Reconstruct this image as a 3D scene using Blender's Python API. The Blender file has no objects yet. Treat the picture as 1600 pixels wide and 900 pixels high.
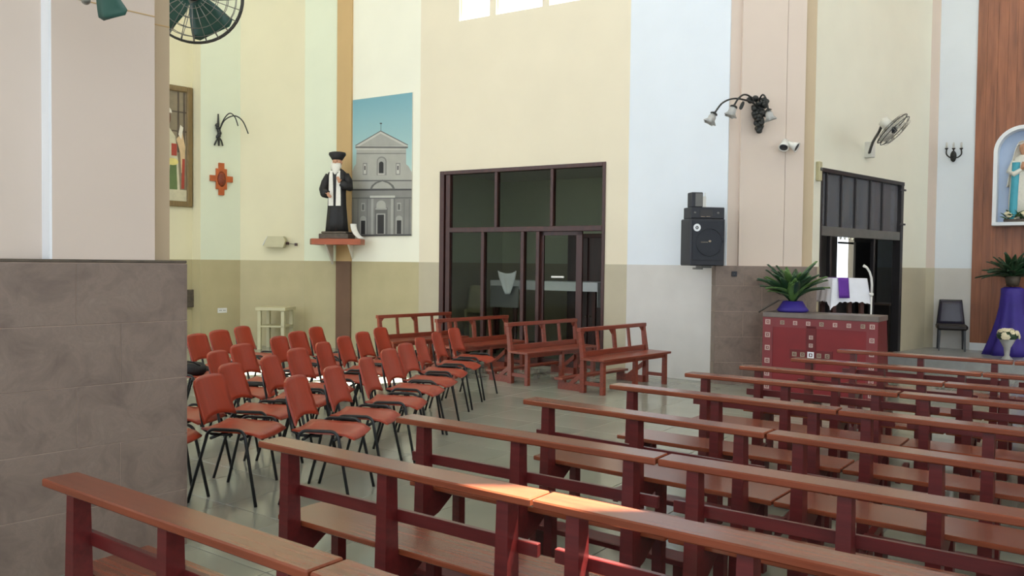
import bpy, bmesh, math, random
from math import pi, sin, cos, atan2, sqrt, radians
from mathutils import Vector, Matrix, Euler
random.seed(11)
S = bpy.context.scene
C = S.collection

# ------------------------------------------------------------------ camera
F, EYE = 1300.0, 1.6
PITCH, ROLL = math.atan(38.8 / F), radians(0.66)
RC = Euler((pi / 2 - PITCH, 0, 0)).to_matrix() @ Matrix.Rotation(ROLL, 3, 'Z')
CAMP = Vector((0, 0, EYE))
cd = bpy.data.cameras.new('camera')
cd.sensor_width = 36.0
cd.lens = F / 1600 * 36
cd.clip_end = 200
cam = bpy.data.objects.new('camera', cd)
cam.matrix_world = Matrix.Translation(CAMP) @ RC.to_4x4()
C.objects.link(cam)
S.camera = cam

# ------------------------------------------------------------------ light
W = bpy.data.worlds.new('world')
S.world = W
W.use_nodes = True
wn = W.node_tree.nodes
bg = wn['Background']
bg.inputs['Color'].default_value = (0.86, 0.93, 1.0, 1)
bg.inputs['Strength'].default_value = 2.6
SUN_DIR = Vector((-2.5, -1.55, -6.4)).normalized()
sl = bpy.data.lights.new('sun', 'SUN')
sl.energy = 60
sl.angle = radians(0.6)
sl.color = (1.0, 0.95, 0.84)
so = bpy.data.objects.new('sun', sl)
so.rotation_euler = SUN_DIR.to_track_quat('-Z', 'Y').to_euler()
so.location = (6, 16, 14)
C.objects.link(so)
S.view_settings.view_transform = 'Standard'
S.view_settings.look = 'None'
S.view_settings.gamma = 1
S.view_settings.use_curve_mapping = False
S.view_settings.exposure = -0.17
S.cycles.max_bounces = 10
S.cycles.diffuse_bounces = 6
S.cycles.transparent_max_bounces = 12
S.cycles.sample_clamp_indirect = 6


# ------------------------------------------------------------------ pixel -> place helpers
def ray(u, v):
    return RC @ Vector((u - 800, 450 - v, -F))

def PZ(u, v, z):
    d = ray(u, v)
    return CAMP + d * ((z - EYE) / d.z)

def PY(u, v, y):
    d = ray(u, v)
    return CAMP + d * (y / d.y)

def PW(u, v, wall, off=0.0):
    """point on the vertical plane of a wall, moved `off` metres into the room"""
    p0, p1 = Vector((*wall[0], 0)), Vector((*wall[1], 0))
    t = (p1 - p0).normalized()
    n = Vector((-t.y, t.x, 0))
    p0 = p0 - n * off
    d = ray(u, v)
    k = (p0 - CAMP).dot(n) / d.dot(n)
    return CAMP + d * k

def wdir(wall):
    return atan2(wall[1][1] - wall[0][1], wall[1][0] - wall[0][0])

def wlen(wall):
    return math.hypot(wall[1][1] - wall[0][1], wall[1][0] - wall[0][0])

def wx(wall, p):
    a = wdir(wall)
    return (p.x - wall[0][0]) * cos(a) + (p.y - wall[0][1]) * sin(a)


# ------------------------------------------------------------------ materials
MATS = {}

def mat(name, col, rough=0.6, var=0.08, scale=6.0, bump=0.0, bscale=60.0, metal=0.0, spec=0.5, coat=0.0,
        stretch=None, trans=0.0, detail=4.0):
    m = bpy.data.materials.new(name)
    m.use_nodes = True
    nt = m.node_tree
    b = nt.nodes['Principled BSDF']
    b.inputs['Roughness'].default_value = rough
    b.inputs['Metallic'].default_value = metal
    b.inputs['Specular IOR Level'].default_value = spec
    b.inputs['Coat Weight'].default_value = coat
    b.inputs['Coat Roughness'].default_value = 0.15
    if trans:
        b.inputs['Transmission Weight'].default_value = trans
    tc = nt.nodes.new('ShaderNodeTexCoord')
    mp = nt.nodes.new('ShaderNodeMapping')
    nt.links.new(tc.outputs['Object'], mp.inputs['Vector'])
    if stretch:
        mp.inputs['Scale'].default_value = stretch
    nz = nt.nodes.new('ShaderNodeTexNoise')
    nz.inputs['Scale'].default_value = scale
    nz.inputs['Detail'].default_value = detail
    nt.links.new(mp.outputs['Vector'], nz.inputs['Vector'])
    rp = nt.nodes.new('ShaderNodeValToRGB')
    rp.color_ramp.elements[0].position = 0.3
    rp.color_ramp.elements[1].position = 0.7
    rp.color_ramp.elements[0].color = (*[max(0, c * (1 - var)) for c in col], 1)
    rp.color_ramp.elements[1].color = (*[min(1, c * (1 + var)) for c in col], 1)
    nt.links.new(nz.outputs['Fac'], rp.inputs['Fac'])
    nt.links.new(rp.outputs['Color'], b.inputs['Base Color'])
    if bump:
        n2 = nt.nodes.new('ShaderNodeTexNoise')
        n2.inputs['Scale'].default_value = bscale
        nt.links.new(mp.outputs['Vector'], n2.inputs['Vector'])
        bp = nt.nodes.new('ShaderNodeBump')
        bp.inputs['Strength'].default_value = bump
        bp.inputs['Distance'].default_value = 0.01
        nt.links.new(n2.outputs['Fac'], bp.inputs['Height'])
        nt.links.new(bp.outputs['Normal'], b.inputs['Normal'])
    MATS[name] = m
    return m

def lin(r, g, b):
    f = lambda c: ((c / 255 + 0.055) / 1.055) ** 2.4 if c > 10 else c / 255 / 12.92
    return (f(r), f(g), f(b))

def glass(name, tint=(0.9, 0.95, 0.92), mixw=0.12, rough=0.02):
    m = bpy.data.materials.new(name)
    m.use_nodes = True
    nt = m.node_tree
    nt.nodes.clear()
    out = nt.nodes.new('ShaderNodeOutputMaterial')
    tr = nt.nodes.new('ShaderNodeBsdfTransparent')
    tr.inputs['Color'].default_value = (*tint, 1)
    gl = nt.nodes.new('ShaderNodeBsdfGlossy')
    gl.inputs['Roughness'].default_value = rough
    gl.inputs['Color'].default_value = (0.95, 0.97, 0.95, 1)
    lw = nt.nodes.new('ShaderNodeLayerWeight')
    lw.inputs['Blend'].default_value = mixw
    mx = nt.nodes.new('ShaderNodeMixShader')
    nt.links.new(lw.outputs['Fresnel'], mx.inputs['Fac'])
    nt.links.new(tr.outputs[0], mx.inputs[1])
    nt.links.new(gl.outputs[0], mx.inputs[2])
    nt.links.new(mx.outputs[0], out.inputs['Surface'])
    MATS[name] = m
    return m

def stone_mat(name, a, b, c, rough=0.45):
    m = mat(name, a, rough, 0.2, 3.0, bump=0.25, bscale=18)
    nt = m.node_tree
    bs = nt.nodes['Principled BSDF']
    tc = nt.nodes.new('ShaderNodeTexCoord')
    geo = nt.nodes.new('ShaderNodeNewGeometry')
    n1 = nt.nodes.new('ShaderNodeTexNoise')
    n1.inputs['Scale'].default_value = 5.5
    n1.inputs['Detail'].default_value = 9
    n1.inputs['Roughness'].default_value = 0.65
    n1.inputs['Distortion'].default_value = 0.7
    nt.links.new(geo.outputs['Position'], n1.inputs['Vector'])
    rp = nt.nodes.new('ShaderNodeValToRGB')
    e = rp.color_ramp.elements
    e[0].position, e[0].color = 0.3, (*b, 1)
    e[1].position, e[1].color = 0.72, (*c, 1)
    k = e.new(0.5)
    k.color = (*a, 1)
    k2 = e.new(0.545)
    k2.color = (*[min(1, x * 1.1) for x in a], 1)
    k3 = e.new(0.57)
    k3.color = (*a, 1)
    nt.links.new(n1.outputs['Fac'], rp.inputs['Fac'])
    nt.links.new(rp.outputs['Color'], bs.inputs['Base Color'])
    return m

M_cream = mat('cream_paint', lin(228, 219, 196), 0.75, 0.02, 1.5, 0.03)
M_yellow = mat('pale_yellow_paint', lin(222, 216, 184), 0.75, 0.02, 1.5, 0.03)
M_mint = mat('pale_mint_paint', lin(222, 228, 204), 0.75, 0.02, 1.5, 0.03)
M_white = mat('skylit_white_paint', lin(226, 234, 242), 0.7, 0.02, 1.5, 0.03)  # white walls; the cool cast of the sky is put into this colour
M_ivory = mat('ivory_paint', lin(238, 237, 220), 0.7, 0.02, 1.5, 0.03)
M_pink = mat('dusty_pink_paint', lin(212, 197, 184), 0.75, 0.02, 1.5, 0.03)
M_tan = mat('tan_paint', lin(196, 166, 118), 0.75, 0.03, 1.5, 0.03)
M_tan2 = mat('greyish_tan_paint', lin(192, 174, 146), 0.75, 0.03, 1.5, 0.03)
M_olive = mat('olive_wainscot_paint', lin(180, 170, 132), 0.55, 0.05, 2.5, 0.03)
M_olive2 = mat('grey_olive_wainscot_paint', lin(186, 178, 154), 0.55, 0.04, 2.5, 0.03)
M_wgrey = mat('white_wainscot_paint', lin(206, 204, 200), 0.55, 0.04, 2.5, 0.03)
M_brown = mat('brown_post_paint', lin(112, 84, 66), 0.55, 0.08, 3, 0.03)
M_ceil = mat('ceiling_paint', (0.75, 0.74, 0.7), 0.8, 0.02)
M_stone = stone_mat('brown_stone_tile', lin(126, 110, 99), lin(110, 95, 86), lin(140, 125, 113), 0.5)
M_grout = mat('tile_grout', lin(172, 152, 138), 0.8, 0.05)
M_tile = mat('floor_tile_glaze', lin(146, 148, 136), 0.13, 0.07, 1.6, 0.02, 12, spec=0.5)
M_fgrout = mat('floor_grout', lin(120, 120, 112), 0.8, 0.05)
M_pew = mat('red_varnished_wood', lin(88, 25, 24), 0.34, 0.22, 3.0, 0.06, 40, coat=0.2, stretch=(1, 14, 14))  # darker copy for posts and lower parts, their shade put into the colour
M_pewtop = mat('toplit_varnished_wood', lin(124, 62, 38), 0.27, 0.2, 3.0, 0.04, 40, coat=0.35, stretch=(1, 14, 14))  # lighter copy for rails and seats, light from above put into the colour
M_bench = mat('orange_brown_wood', lin(126, 56, 38), 0.35, 0.2, 3.0, 0.06, 40, coat=0.25, stretch=(1, 12, 12))
M_ply = mat('orange_plywood', lin(156, 54, 26), 0.42, 0.1, 2.5, 0.03, 30, coat=0.08, stretch=(8, 1, 1))
M_black = mat('black_steel_tube', (0.012, 0.013, 0.014), 0.35, 0.1, 10)
M_plastic = mat('black_plastic', (0.014, 0.016, 0.024), 0.45, 0.15, 10)
M_grille = mat('speaker_grille', (0.018, 0.022, 0.032), 0.7, 0.5, 220)
M_iron = mat('wrought_iron', (0.02, 0.022, 0.02), 0.5, 0.3, 30, 0.3, 80)
M_pdark = mat('dark_mahogany_frame', lin(60, 26, 20), 0.5, 0.25, 3, 0.04, 40, coat=0.2, stretch=(10, 10, 1))
M_bframe = mat('black_aluminium_frame', lin(40, 38, 40), 0.4, 0.1, 5)
M_gframe = mat('grey_aluminium_frame', lin(104, 104, 102), 0.4, 0.1, 5)
M_glass = glass('partition_glass', (0.82, 0.84, 0.80), 0.10)
M_glass2 = glass('transom_glass', (0.7, 0.72, 0.76), 0.15)
_nt = M_glass2.node_tree                       # the transom panes are slightly milky
_df = _nt.nodes.new('ShaderNodeBsdfDiffuse')
_df.inputs['Color'].default_value = (*lin(150, 150, 156), 1)
_m2 = _nt.nodes.new('ShaderNodeMixShader')
_m2.inputs['Fac'].default_value = 0.3
_out = [n for n in _nt.nodes if n.type == 'OUTPUT_MATERIAL'][0]
_src = _out.inputs['Surface'].links[0].from_socket
_nt.links.new(_src, _m2.inputs[1])
_nt.links.new(_df.outputs[0], _m2.inputs[2])
_nt.links.new(_m2.outputs[0], _out.inputs['Surface'])
M_clear = glass('clear_glass', (0.97, 0.98, 0.99), 0.1)
M_pane = glass('window_glass', (0.98, 0.99, 1.0), 0.03)
M_plank = mat('knotty_pine', lin(142, 88, 60), 0.45, 0.3, 2.2, 0.08, 30, coat=0.1, stretch=(9, 9, 0.7), detail=8)
M_red = mat('red_counter_paint', lin(122, 22, 27), 0.5, 0.1, 2.5)
M_red2 = mat('red_border_paint', lin(122, 46, 50), 0.5, 0.1, 2.5)
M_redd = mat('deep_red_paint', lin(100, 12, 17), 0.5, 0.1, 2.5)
M_top = mat('grey_stone_slab', lin(108, 98, 92), 0.4, 0.15, 6)
M_pale = mat('pale_emblem', lin(186, 158, 150), 0.5, 0.1, 20)
M_gold = mat('emblem_grey_gold', lin(150, 136, 118), 0.5, 0.2, 30)
M_cloth = mat('white_linen', lin(238, 240, 248), 0.85, 0.03, 8, 0.1, 120)
M_purple = mat('purple_cloth', lin(96, 40, 150), 0.7, 0.15, 8, 0.1, 120)
M_blue = mat('royal_blue_cloth', lin(52, 36, 134), 0.6, 0.15, 5, 0.1, 90)
M_leaf = mat('dark_green_leaf', lin(40, 70, 44), 0.4, 0.35, 9, coat=0.2)
M_leaf2 = mat('bright_green_leaf', lin(86, 120, 62), 0.4, 0.3, 9, coat=0.2)
M_leafd = mat('withered_leaf', lin(92, 84, 76), 0.7, 0.3, 9)
M_soil = mat('potting_soil', lin(50, 38, 30), 0.9, 0.3, 30)
M_robe = mat('black_painted_plaster', (0.009, 0.008, 0.009), 0.6, 0.2, 12)
M_skin = mat('painted_skin', lin(196, 146, 116), 0.55, 0.08, 12)
M_beard = mat('white_painted_plaster', lin(226, 224, 214), 0.6, 0.06, 30, 0.2, 90)
M_plinth = mat('dark_plinth', lin(84, 74, 62), 0.6, 0.3, 14, 0.1)
M_shelf = mat('terracotta_shelf_wood', lin(160, 82, 50), 0.45, 0.12, 4)
M_cross = mat('orange_cross_wood', lin(178, 88, 34), 0.4, 0.15, 10)
M_crossd = mat('carved_brown_wood', lin(122, 50, 20), 0.45, 0.4, 40, 0.3, 60)
M_fanw = mat('white_fan_enamel', lin(216, 216, 208), 0.35, 0.05)
M_fang = mat('green_fan_blade', lin(52, 92, 82), 0.35, 0.1, 5)
M_wire = mat('chrome_wire', lin(150, 150, 142), 0.3, 0.1, metal=0.6)
M_wiredk = mat('dark_wire', lin(70, 70, 66), 0.4, 0.1)
M_lamp = mat('frosted_shade', lin(214, 214, 210), 0.3, 0.08, 20, trans=0.4)
M_pw = mat('white_plastic', lin(226, 226, 220), 0.4, 0.03)
M_ptable = mat('cream_enamel_table', lin(194, 188, 152), 0.5, 0.05, 4)
M_frame = mat('olive_brown_frame', lin(122, 100, 60), 0.45, 0.15, 6, stretch=(6, 6, 1))
M_vinyl = mat('dark_vinyl', lin(38, 34, 54), 0.3, 0.15, 8, coat=0.2)
M_vinyl2 = mat('black_brown_vinyl', lin(34, 26, 26), 0.5, 0.15, 8)
M_teal = mat('teal_mantle_paint', lin(70, 164, 186), 0.5, 0.1, 8)
M_nwhite = mat('niche_white', lin(236, 240, 244), 0.55, 0.02)
M_nblue = mat('niche_pale_blue', lin(188, 206, 232), 0.6, 0.03)
M_flower = mat('cream_petal', lin(232, 222, 190), 0.6, 0.08, 20)
M_bag = mat('black_nylon', (0.014, 0.014, 0.015), 0.7, 0.3, 20, 0.3, 90)
M_cup = mat('dark_green_plastic', lin(34, 56, 44), 0.4, 0.2, 20)
M_dark = mat('dark_room_paint', lin(108, 98, 74), 0.7, 0.05)
M_dwood = mat('dark_cupboard_wood', lin(70, 30, 24), 0.5, 0.2, 3, stretch=(6, 6, 1))
M_plat = mat('platform_terrazzo', lin(150, 152, 152), 0.25, 0.08, 8)
M_slate = mat('slate_grey_paint', lin(96, 92, 92), 0.6, 0.05)
M_outwall = mat('outside_plaster', lin(210, 200, 180), 0.8, 0.05)


# ------------------------------------------------------------------ mesh builder
class MB:
    def __init__(s):
        s.v, s.f, s.mi, s.sm = [], [], [], []
        s.T = Matrix.Identity(4)

    def add(s, vs, fs, mi=0, smooth=False):
        o = len(s.v)
        s.v += [tuple(s.T @ Vector(p)) for p in vs]
        for f in fs:
            s.f.append([o + i for i in f])
            s.mi.append(mi)
            s.sm.append(smooth)
        return s

    def box(s, lo, hi, mi=0, bev=0.0, T=None):
        x0, y0, z0 = lo
        x1, y1, z1 = hi
        vs = [(x0, y0, z0), (x1, y0, z0), (x1, y1, z0), (x0, y1, z0), (x0, y0, z1), (x1, y0, z1), (x1, y1, z1), (x0, y1, z1)]
        fs = [(0, 3, 2, 1), (4, 5, 6, 7), (0, 1, 5, 4), (1, 2, 6, 5), (2, 3, 7, 6), (3, 0, 4, 7)]
        if bev:
            bm = bmesh.new()
            bv = [bm.verts.new(p) for p in vs]
            for f in fs:
                bm.faces.new([bv[i] for i in f])
            bmesh.ops.bevel(bm, geom=bm.edges[:], offset=bev, segments=1, affect='EDGES')
            bm.verts.index_update()
            vs = [tuple(v.co) for v in bm.verts]
            fs = [[v.index for v in f.verts] for f in bm.faces]
            bm.free()
        if T is not None:
            vs = [tuple(T @ Vector(p)) for p in vs]
        return s.add(vs, fs, mi)

    def taper(s, c0, s0, c1, s1, mi=0):
        """four-sided bar: centre and (x,y) size at the bottom, the same at the top"""
        vs = []
        for c, z in ((c0, s0), (c1, s1)):
            for sx, sy in ((-1, -1), (1, -1), (1, 1), (-1, 1)):
                vs.append((c[0] + sx * z[0] / 2, c[1] + sy * z[1] / 2, c[2]))
        return s.add(vs, [(0, 3, 2, 1), (4, 5, 6, 7), (0, 1, 5, 4), (1, 2, 6, 5), (2, 3, 7, 6), (3, 0, 4, 7)], mi)

    def prism(s, poly, a, b, axis='y', mi=0):
        """2-D outline extruded from a to b along an axis; outline is (x,z) for y, (y,z) for x, (x,y) for z"""
        def p(q, t):
            return {'y': (q[0], t, q[1]), 'x': (t, q[0], q[1]), 'z': (q[0], q[1], t)}[axis]
        n = len(poly)
        vs = [p(q, a) for q in poly] + [p(q, b) for q in poly]
        fs = [list(range(n)), list(range(2 * n - 1, n - 1, -1))]
        for i in range(n):
            j = (i + 1) % n
            fs.append((i, i + n, j + n, j))
        return s.add(vs, fs, mi)

    def loft(s, rings, mi=0, closed=True, caps=True, smooth=True):
        n = len(rings[0])
        vs = [p for r in rings for p in r]
        fs = []
        for k in range(len(rings) - 1):
            for i in range(n if closed else n - 1):
                j = (i + 1) % n
                fs.append((k * n + i, k * n + j, (k + 1) * n + j, (k + 1) * n + i))
        if caps and closed:
            fs.append(list(range(n - 1, -1, -1)))
            fs.append([(len(rings) - 1) * n + i for i in range(n)])
        return s.add(vs, fs, mi, smooth)

    def lathe(s, prof, c=(0, 0, 0), n=16, mi=0, sx=1, sy=1, smooth=True):
        return s.loft([[(c[0] + r * sx * cos(2 * pi * i / n), c[1] + r * sy * sin(2 * pi * i / n), c[2] + z)
                        for i in range(n)] for r, z in prof], mi, smooth=smooth)

    def ball(s, c, r, mi=0, n=12, sc=(1, 1, 1)):
        prof = [(max(0.02, sin(pi * k / 8)) * r, -cos(pi * k / 8) * r * sc[2]) for k in range(9)]
        return s.lathe(prof, c, n, mi, sc[0], sc[1])

    def tube(s, pts, r, n=8, mi=0, smooth=True):
        pts = [Vector(p) for p in pts]
        rs = r if isinstance(r, (list, tuple)) else [r] * len(pts)
        rings, prev = [], None
        for i, p in enumerate(pts):
            t = (pts[min(i + 1, len(pts) - 1)] - pts[max(i - 1, 0)]).normalized()
            if prev is None:
                a = Vector((0, 0, 1)) if abs(t.z) < 0.9 else Vector((1, 0, 0))
                prev = t.cross(a).normalized()
            x = (prev - t * prev.dot(t)).normalized()
            prev = x
            y = t.cross(x)
            rings.append([tuple(p + (x * cos(2 * pi * k / n) + y * sin(2 * pi * k / n)) * rs[i]) for k in range(n)])
        return s.loft(rings, mi, smooth=smooth)

    def slab(s, fn, nu, nv, th, mi=0):
        """curved sheet fn(s in -1..1, t in 0..1) given a thickness"""
        P = [[Vector(fn(-1 + 2 * i / nu, j / nv)) for i in range(nu + 1)] for j in range(nv + 1)]
        top, bot = [], []
        for j in range(nv + 1):
            for i in range(nu + 1):
                du = P[j][min(i + 1, nu)] - P[j][max(i - 1, 0)]
                dv = P[min(j + 1, nv)][i] - P[max(j - 1, 0)][i]
                nrm = du.cross(dv).normalized() * (th / 2)
                top.append(tuple(P[j][i] + nrm))
                bot.append(tuple(P[j][i] - nrm))
        w = nu + 1
        N = len(top)
        fs = []
        for j in range(nv):
            for i in range(nu):
                a = j * w + i
                fs.append((a, a + 1, a + w + 1, a + w))
                fs.append((N + a, N + a + w, N + a + w + 1, N + a + 1))
        s.add(top + bot, fs, mi, True)
        o = len(s.v) - 2 * N
        edge = [i for i in range(w)] + [j * w + nu for j in range(1, nv + 1)] + \
               [nv * w + i for i in range(nu - 1, -1, -1)] + [j * w for j in range(nv - 1, 0, -1)]
        for k in range(len(edge)):
            a, b = edge[k], edge[(k + 1) % len(edge)]
            s.f.append([o + b, o + a, o + N + a, o + N + b])
            s.mi.append(mi)
            s.sm.append(False)
        return s

    def mesh(s, name, mats):
        me = bpy.data.meshes.new(name)
        me.from_pydata(s.v, [], s.f)
        for m in (mats if isinstance(mats, (list, tuple)) else [mats]):
            me.materials.append(m)
        me.polygons.foreach_set('material_index', s.mi)
        me.polygons.foreach_set('use_smooth', s.sm)
        me.update()
        return me

    def build(s, name, mats, parent=None, loc=(0, 0, 0), rot=0.0, label=None):
        return link(name, s.mesh(name, mats), parent, loc, rot, label)


def link(name, data, parent=None, loc=(0, 0, 0), rot=0.0, label=None):
    o = bpy.data.objects.new(name, data)
    o.location = loc
    o.rotation_euler = rot if isinstance(rot, (tuple, list, Euler)) else (0, 0, rot)
    C.objects.link(o)
    if parent:
        o.parent = parent
    if label:
        o['label'] = label
    return o

def thing(name, label, cat, loc=(0, 0, 0), rot=0.0, group=None):
    o = link(name, None, None, loc, rot)
    o.empty_display_size = 0.1
    o['label'], o['category'] = label, cat
    if group:
        o['group'] = group
    return o

def tag(o, label, cat, group=None):
    o['label'], o['category'] = label, cat
    if group:
        o['group'] = group
    return o

def struct(o, label=None):
    o['kind'] = 'structure'
    if label:
        o['label'] = label
    return o

def copy_tree(o, parent=None):
    c = o.copy()
    C.objects.link(c)
    if parent:
        c.parent = parent
    for ch in list(o.children):
        copy_tree(ch, c)
    return c

def one(name, mats, parent, fn, label=None):
    m = MB()
    fn(m)
    return m.build(name, mats, parent, label=label)

ORD = ['nearest', 'second', 'third', 'fourth', 'fifth', 'sixth', 'seventh', 'eighth', 'ninth']

# ================================================================== PLAN
PD = Vector((0.81, -0.585, 0)).normalized()          # pews run this way
AD = Vector((0.585, 0.81, 0)).normalized()           # towards the altar
PEWROT = atan2(PD.y, PD.x)
TOPZ = 10.6
WP = (-5.885, 15.3)
W1, W2, W3, W4, W5 = (-5.64, 15.06), (-5.1, 15.6), (-3.87, 15.48), (-3.2, 15.25), (-2.9, 15.05)
W6, W8, W9 = (-1.59, 14.2), (1.68, 12.18), (2.9, 11.3)
WPA = (WP[0] - 0.7 * 6.5, WP[1] - 0.71 * 6.5)
wallPaint = (WPA, WP)
wallStrip = (WP, W1)
wallMint = (W1, W2)
wallYel = (W2, W3)
wallMint2 = (W3, W4)
wallPoster = (W5, W6)
wallA = (W6, W8)
wallB = (W8, W9)
O0, O1 = (4.5 - 0.5 * 0.73, 12.2 - 0.5 * 0.683), (7.41, 14.92)
wallO = (O0, O1)
wallRet = (O1, (7.62, 15.02))
wallEnd = ((7.62, 15.02), (8.07, 14.62))
E0 = (8.07, 14.62)
wallWood = (E0, (E0[0] + 0.8 * 9, E0[1] - 0.6 * 9))
WAIN = 1.6


def wall(name, w, up, low, holes=(), th=0.12, top=TOPZ, wain=WAIN, z0=-0.1, label=None):
    """holes: (x0,x1,z0,z1) in wall coordinates"""
    L = wlen(w)
    xs = sorted({0.0, L, *[h[0] for h in holes], *[h[1] for h in holes]})
    zs = sorted({z0, wain, top, *[h[2] for h in holes], *[h[3] for h in holes]})
    m = MB()
    for i in range(len(xs) - 1):
        for j in range(len(zs) - 1):
            xm, zm = (xs[i] + xs[i + 1]) / 2, (zs[j] + zs[j + 1]) / 2
            if any(h[0] < xm < h[1] and h[2] < zm < h[3] for h in holes):
                continue
            m.box((xs[i], 0, zs[j]), (xs[i + 1], th, zs[j + 1]), 1 if zm < wain else 0)
    o = m.build(name, [up, low], None, (w[0][0], w[0][1], 0), wdir(w))
    struct(o, label)
    # thin raised edge where the lower paint begins
    segs, holed = [], [h for h in holes if h[2] < wain < h[3]]
    x = 0.0
    for h in sorted(holed):
        segs.append((x, h[0]))
        x = h[1]
    segs.append((x, L))
    mm = MB()
    for a, b in segs:
        if b - a > 0.01:
            mm.box((a, -0.006, z0), (b, 0.0, wain))
    mm.build('wainscot', low, o)
    return o

wall('wall_painting', wallPaint, M_yellow, M_olive, label='pale yellow side wall carrying the framed painting')
wall('wall_return', wallStrip, M_yellow, M_olive)
wall('wall_cross', wallMint, M_mint, M_olive, label='pale mint wall strip carrying the wooden cross')
wall('wall_corner', wallYel, M_yellow, M_olive)
wall('wall_corner_mint', wallMint2, M_mint, M_olive)
wall('wall_poster', wallPoster, M_ivory, M_olive, label='ivory wall strip behind the church poster')
# partition wall with its door opening and three high windows
ax0, ax1 = wx(wallA, PW(687, 400, wallA)), wx(wallA, PW(945, 400, wallA))
PTOP = PW(816, 260.5, wallA).z
SILL = PW(718, 33, wallA).z
wins = [(wx(wallA, PW(a, 20, wallA)), wx(wallA, PW(b, 20, wallA))) for a, b in ((718, 765), (775, 847), (858, 918))]
wall('wall_partition', wallA, M_cream, M_olive2,
     [(ax0, ax1, -0.1, PTOP)] + [(a, b, SILL, 8.4) for a, b in wins], th=0.1,
     label='cream wall with the dark glass partition and high windows')
wall('wall_speaker', wallB, M_white, M_wgrey, label='sky tinted white wall beside the hanging loudspeaker')
for i, (a, b) in enumerate(wins):
    wroot = struct(link('window_%d' % (i + 1), None, None, (wallA[0][0], wallA[0][1], 0), wdir(wallA)))
    one('window_frame', M_ivory, wroot, lambda m: (m.box((a, 0.05, SILL), (a + 0.02, 0.09, 8.4)), m.box((b - 0.02, 0.05, SILL), (b, 0.09, 8.4)),
                                                    m.box((a, 0.05, SILL), (b, 0.09, SILL + 0.02)), m.box((a, 0.05, 8.38), (b, 0.09, 8.4))))
    one('window_pane', M_pane, wroot, lambda m: m.box((a + 0.02, 0.065, SILL + 0.02), (b - 0.02, 0.069, 8.38)))

# brown post in the corner beside the poster
wallPost = (W4, W5)
o = MB()
L = wlen(wallPost)
o.box((0, -0.04, WAIN), (L, 0.1, TOPZ), 0).box((0, -0.045, -0.1), (L, 0.1, WAIN), 1)
struct(o.build('trim_1', [M_tan, M_brown], None, (*W4, 0), wdir(wallPost)), 'tan corner post with a brown lower half')

# right niche wall with the doorway, and the altar end
ox0, ox1 = wx(wallO, PW(1280, 400, wallO)), wx(wallO, PW(1410, 400, wallO))
OTOP = 3.05
wall('wall_doorway', wallO, M_ivory, M_olive2, [(ox0, ox1, -0.1, OTOP)], label='ivory wall with the black framed doorway')
wall('wall_altar_return', wallRet, M_pink, M_olive2)
wall('wall_altar', wallEnd, M_white, M_wgrey, label='sky tinted white wall behind the dark chair')
ww = wall('wall_altar_wood', wallWood, M_plank, M_plank, label='wall clad with knotty pine planks')
xx, k = 0.0, 0
while xx < 3.2:
    wd = random.uniform(0.13, 0.17)
    pb = MB().box((xx + 0.0006, -0.022 - random.uniform(0, 0.0015), 0.3), (xx + wd - 0.0006, -0.001, TOPZ - 0.05), 0, 0.0012)
    pb.build('plank', M_plank, ww)
    xx += wd
MB().box((0, -0.03, 0.0), (9, -0.001, 0.3)).build('baseboard', M_nwhite, ww)

# ------------------------------------------------------------------ floor with tiles
FX = MB()
FX.box((-16, -9, -0.12), (22, 22, -0.004))
floor = struct(FX.build('floor', M_fgrout), 'grey green glazed tile floor')
ROOM = [(-9.5, 2.0), WPA, WP, W1, W2, W3, W4, W5, W6, W8, W9, (4.0, 11.3), (4.5, 12.2), (6.3, 13.6), (12, 9.5), (12, 1.0), (0.0, 0.6), (-1.5, 1.2)]

def inside(p, poly):
    c = False
    for i in range(len(poly)):
        a, b = poly[i], poly[i - 1]
        if (a[1] > p.y) != (b[1] > p.y) and p.x < (b[0] - a[0]) * (p.y - a[1]) / (b[1] - a[1]) + a[0]:
            c = not c
    return c

TS = 0.6
cells = []
org = Vector((-1.73, 4.57, 0))
for i in range(-20, 26):
    for j in range(-12, 26):
        c = org + PD * ((i + 0.5) * TS) + AD * ((j + 0.5) * TS)
        if c.y < 1.2 or not inside(c, ROOM):
            continue
        q = RC.transposed() @ (c - CAMP)
        if q.z > -0.5:
            continue
        u, v = 800 - F * q.x / q.z, 450 + F * q.y / q.z
        if -200 < u < 1800 and v < 1150:
            cells.append((c.length, c))
cells.sort(key=lambda t: t[0])
tm = MB().box((-TS / 2 + 0.003, -TS / 2 + 0.003, -0.012), (TS / 2 - 0.003, TS / 2 - 0.003, 0), 0, 0.002).mesh('tile', M_tile)
for d, c in cells[:300]:
    link('tile', tm, floor, (c.x, c.y, 0), PEWROT)
fm = MB()
for d, c in cells[300:]:
    fm.T = Matrix.Translation(c) @ Matrix.Rotation(PEWROT, 4, 'Z')
    fm.box((-TS / 2 + 0.003, -TS / 2 + 0.003, -0.012), (TS / 2 - 0.003, TS / 2 - 0.003, 0), 0)
if cells[300:]:
    ft = fm.build('far_tiles', M_tile, floor)
    ft['kind'] = 'stuff'

# altar platform
PF = Vector((6.42, 13.46, 0))
pl = MB()
a = PF - PD * 0.35
poly = [(a.x, a.y), (PF + PD * 6)[:2], (PF + PD * 6 + AD * 2.5)[:2], (7.62, 15.2), (6.9, 14.6)]
pl.prism([tuple(p) for p in poly], -0.1, 0.17, 'z')
struct(pl.build('floor_platform', M_plat), 'raised pale altar platform')

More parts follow.
